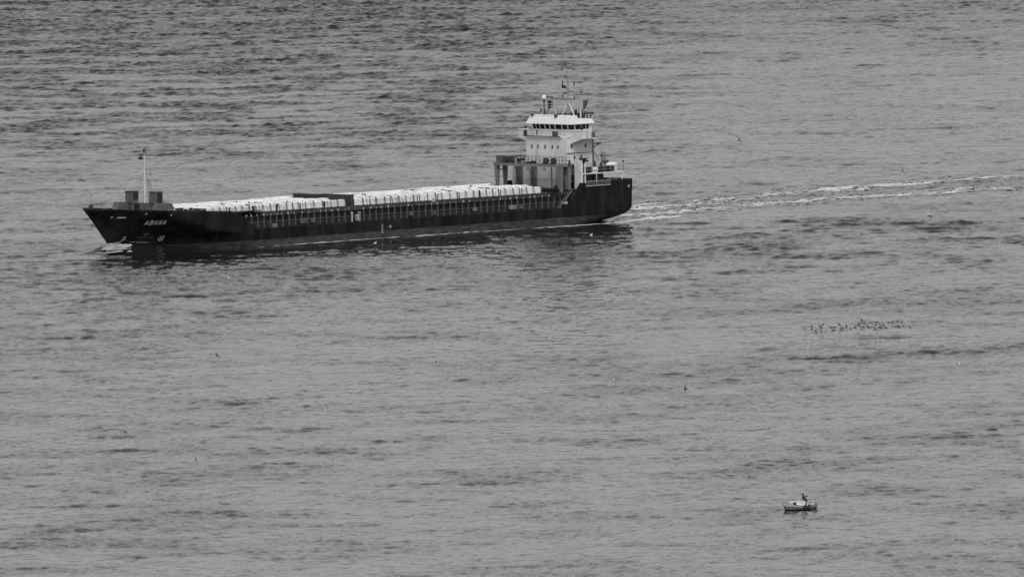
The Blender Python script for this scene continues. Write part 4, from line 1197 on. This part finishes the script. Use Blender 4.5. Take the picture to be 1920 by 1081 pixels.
FLOCK = [(192, 712), (222, 705), (228, 720), (300, 676), (312, 686), (318, 718), (308, 722), (352, 735), (366, 740), (360, 772), (384, 718), (374, 770), (422, 672), (432, 680), (452, 660), (470, 655), (424, 712), (436, 740), (446, 748), (440, 705), (456, 700), (494, 735), (506, 732), (550, 680), (558, 690), (566, 676), (584, 700), (600, 690), (606, 735), (618, 728), (628, 740), (636, 682), (626, 688), (596, 738),
         (686, 652), (698, 660), (720, 690), (736, 688), (734, 740), (746, 720), (710, 728), (780, 658), (790, 672), (786, 690), (792, 700), (798, 734), (836, 708), (850, 712), (900, 690), (910, 696), (898, 700), (920, 684), (944, 668), (956, 660), (968, 650), (978, 644), (960, 678), (984, 684), (994, 714), (1006, 588), (996, 584), (1014, 628), (1030, 688), (1034, 652), (1050, 628), (1068, 654), (1078, 660), (1088, 690), (1104, 696), (1108, 636), (1140, 632), (1146, 684), (1136, 680), (1180, 690), (1192, 664), (1200, 650), (1206, 628), (1218, 624), (1240, 636), (1196, 728), (1184, 726),
         (1246, 690), (1258, 700), (1264, 676), (1270, 696), (1296, 654), (1310, 666), (1330, 694), (1346, 704), (1352, 690), (1366, 634), (1378, 628), (1424, 624), (1440, 628), (1436, 684), (1448, 682), (1470, 684), (1500, 684), (1512, 672), (1520, 688), (1490, 616), (1504, 618), (1550, 622), (1566, 618), (1576, 668), (1664, 684), (1676, 684)]
FM = [bird_mesh('shearwater', a, b, DARKB, .05) for a, b in ((.25, -.2), (.8, .2), (-.3, -.5), (.5, .1))]
FLOCK.sort()
for fi, (zx, zy) in enumerate(FLOCK):
    z = R.uniform(.5, 2.2)
    p = unproj(1480 + zx / 7.385, 520 + zy / 7.385, z)
    o = link('shearwater', R.choice(FM)); o.location = p
    face(o, R.gauss(15, 35), R.uniform(-40, 40)); s_ = R.uniform(.55, .75); o.scale = (s_, s_, s_)
    tag(o, {0: 'leftmost small dark bird of the flock skimming the water at right', len(FLOCK) - 1: 'rightmost small dark bird trailing the flock that skims the water'}.get(fi, 'small dark bird within the flock skimming the water at right'), 'seabird', 'flock of dark birds skimming the water')

# ------------------------------------------------------------------ foam
def noise2(nu, nv, su, sv, seed, octaves=4):
    """smooth noise array, feature size su x sv cells, zero mean unit sd"""
    rng = np.random.default_rng(seed); tot = np.zeros((nv, nu))
    for o in range(octaves):
        a = rng.normal(size=(nv, nu))
        fu = np.fft.fftfreq(nu)[None, :] * su / 2 ** o; fv = np.fft.fftfreq(nv)[:, None] * sv / 2 ** o
        b = np.fft.ifft2(np.fft.fft2(a) * np.exp(-(fu ** 2 + fv ** 2) * 6)).real
        tot += b / b.std() * .75 ** o
    return tot / tot.std()
def foam_strip(name, pts, half, du, dv, thr, seed, label, fade=(0, 0), lift=.05, spine=1.0, pil=None, su=18, sv=5, m='foam'):
    """foam patches along a world polyline; thr: threshold along it"""
    pts = np.array(pts, float)
    seg = np.hypot(*np.diff(pts, axis=0).T); cum = np.concatenate(([0], np.cumsum(seg))); L = cum[-1]
    nu = int(L / du); u = np.linspace(0, L, nu + 1)
    cx, cy = np.interp(u, cum, pts[:, 0]), np.interp(u, cum, pts[:, 1])
    k = np.ones(9) / 9
    cx = np.convolve(np.pad(cx, 4, 'edge'), k, 'valid'); cy = np.convolve(np.pad(cy, 4, 'edge'), k, 'valid')
    tx, ty = np.gradient(cx), np.gradient(cy); tl = np.hypot(tx, ty); nx, ny = -ty / tl, tx / tl
    hw = np.interp(u / L, np.linspace(0, 1, len(half)), half)
    nv = int(2 * max(half) / dv); w = np.linspace(-1, 1, nv + 1)
    Xg = cx[None, :] + nx[None, :] * hw[None, :] * w[:, None]; Yg = cy[None, :] + ny[None, :] * hw[None, :] * w[:, None]
    ns = noise2(nu, nv, su, sv, seed) * .95 + noise2(nu, nv, su * 7, sv * 2.5, seed + 1, 2) * .38
    uc = (u[:-1] + u[1:]) / 2 / L; wc = (w[:-1] + w[1:]) / 2
    th = np.interp(uc, np.linspace(0, 1, len(thr)), thr)
    val = ns + spine * (1 - 2.2 * np.abs(wc)[:, None] ** 1.5) - th[None, :]
    keep = val > 0
    if pil is not None: keep &= pil((Xg[:-1, :-1] + Xg[1:, 1:]) / 2, (Yg[:-1, :-1] + Yg[1:, 1:]) / 2)
    zf = sea_height(Xg, Yg) + lift
    idx = np.arange((nv + 1) * (nu + 1)).reshape(nv + 1, nu + 1)
    q = np.stack((idx[:-1, :-1], idx[:-1, 1:], idx[1:, 1:], idx[1:, :-1]), -1)[keep]
    used, inv = np.unique(q, return_inverse=True); q = inv.reshape(-1, 4)
    co = np.stack((Xg.ravel(), Yg.ravel(), zf.ravel()), -1)[used]
    me = bpy.data.meshes.new(name); me.from_pydata(co.tolist(), [], q.tolist()); me.materials.append(M[m]); me.polygons.foreach_set('use_smooth', [True] * len(q)); me.update()
    o = link(name, me); tag(o, label, 'foam', kind='stuff'); return o
W = lambda px, py: unproj(px, py)[:2]
UP = [W(1186, 394), W(1225, 389), W(1270, 383), W(1330, 376), W(1400, 371), W(1470, 363), W(1550, 356), W(1620, 350), W(1700, 345), W(1780, 339), W(1850, 334), W(1940, 330)]
LO = [W(1170, 405), W(1210, 402), W(1250, 399), W(1330, 392), W(1390, 386), W(1450, 381), W(1530, 375), W(1600, 369), W(1660, 367), W(1700, 364), W(1760, 360), W(1800, 355), W(1940, 349)]
foam_strip('wake_foam', UP, [5, 8, 8, 8, 9, 9, 10, 10], .3, .5, [.4, .95, 1.6, 1.45, 1.2, 1.25, 1.4, 1.35], 31, 'broken white foam along the far edge of the ship wake', su=9, sv=3)
foam_strip('wake_foam', LO, [4, 5, 6, 6, 6, 7, 8, 8], .3, .5, [.45, .65, 1.0, 1.2, 1.15, 1.35, 1.45, 1.6], 41, 'broken white foam along the near edge of the ship wake', su=9, sv=3)
foam_strip('thin_wake_foam', UP, [8, 12, 12, 13, 14, 14, 15, 15], .35, .6, [.0, .3, .7, .65, .5, .6, .7, .7], 35, 'thin grey aerated water spreading along the far side of the wake', su=8, sv=3, m='thinfoam', lift=.03)
foam_strip('thin_wake_foam', LO, [7, 9, 9, 9, 10, 11, 12, 12], .35, .6, [.0, .1, .4, .5, .5, .7, .8, .9], 45, 'thin grey aerated water spreading along the near side of the wake', su=8, sv=3, m='thinfoam', lift=.03)
def outside(x, y):
    X, Y = to_ship(x, y); return (np.abs(Y) > np.interp(X, HBX, HB0) + .02) | (X < -1) | (X > 117)
SS = lambda X, Y: from_ship(X, Y)
foam_strip('side_foam', [SS(X, Y) for X, Y in ((91, 9.6), (84, 9.5), (76, 9.7), (68, 10.1), (60, 10.5), (52, 10.3), (44, 10.0), (38, 9.9), (30, 10.4), (24, 11.4), (17, 11.2), (10, 11.4), (3, 10.5), (-6, 7.5), (-14, 4.0))],
           [.7, 1.0, 1.0, 1.1, 1.2, 1.3, 1.1, 1.1, 1.0, 1.3, 2.0, 3.0, 3.2], .22, .14, [.8, .5, .4, .3, .25, .4, .7, .9, 1.0, .6, .2, -.3, -.3], 51, 'thin white foam line along the ship side', pil=outside, su=26, sv=4)
hbo = lambda X, o: (X, float(np.interp(X, HBX, HB0)) + o)
foam_strip('bow_foam', [SS(*hbo(X, o)) for X, o in ((114.2, .2), (113, .5), (111, .7), (109, .8), (107, .8), (105, .9), (102, .9), (98, .6))],
           [.5, .6, .6, .5, .4, .4, .3], .14, .07, [.2, .1, .4, .7, 1.0, 1.3], 61, 'white foam where the bow cuts the water', pil=outside, su=14, sv=4, lift=.15)
foam_strip('bow_swell', [SS(*q) for q in ((120.0, .6), (118.2, 1.8), (116.4, 3.0), (114.5, 3.8), (113, 4.3), (111.5, 4.6), (110, 4.8))],
           [2.0, 3.6, 4.2, 4.0, 3.2, 2.0, .8], .2, .2, [.3, -.6, -1.2, -1.1, -.5, .6, 1.5], 71, 'smooth pale swell of aerated water round the stem, sky reflection put into its colour', pil=outside, su=22, sv=6, m='thinfoam', lift=.30)  # veil over the bow wave: aerated water, with sky reflection in its colour
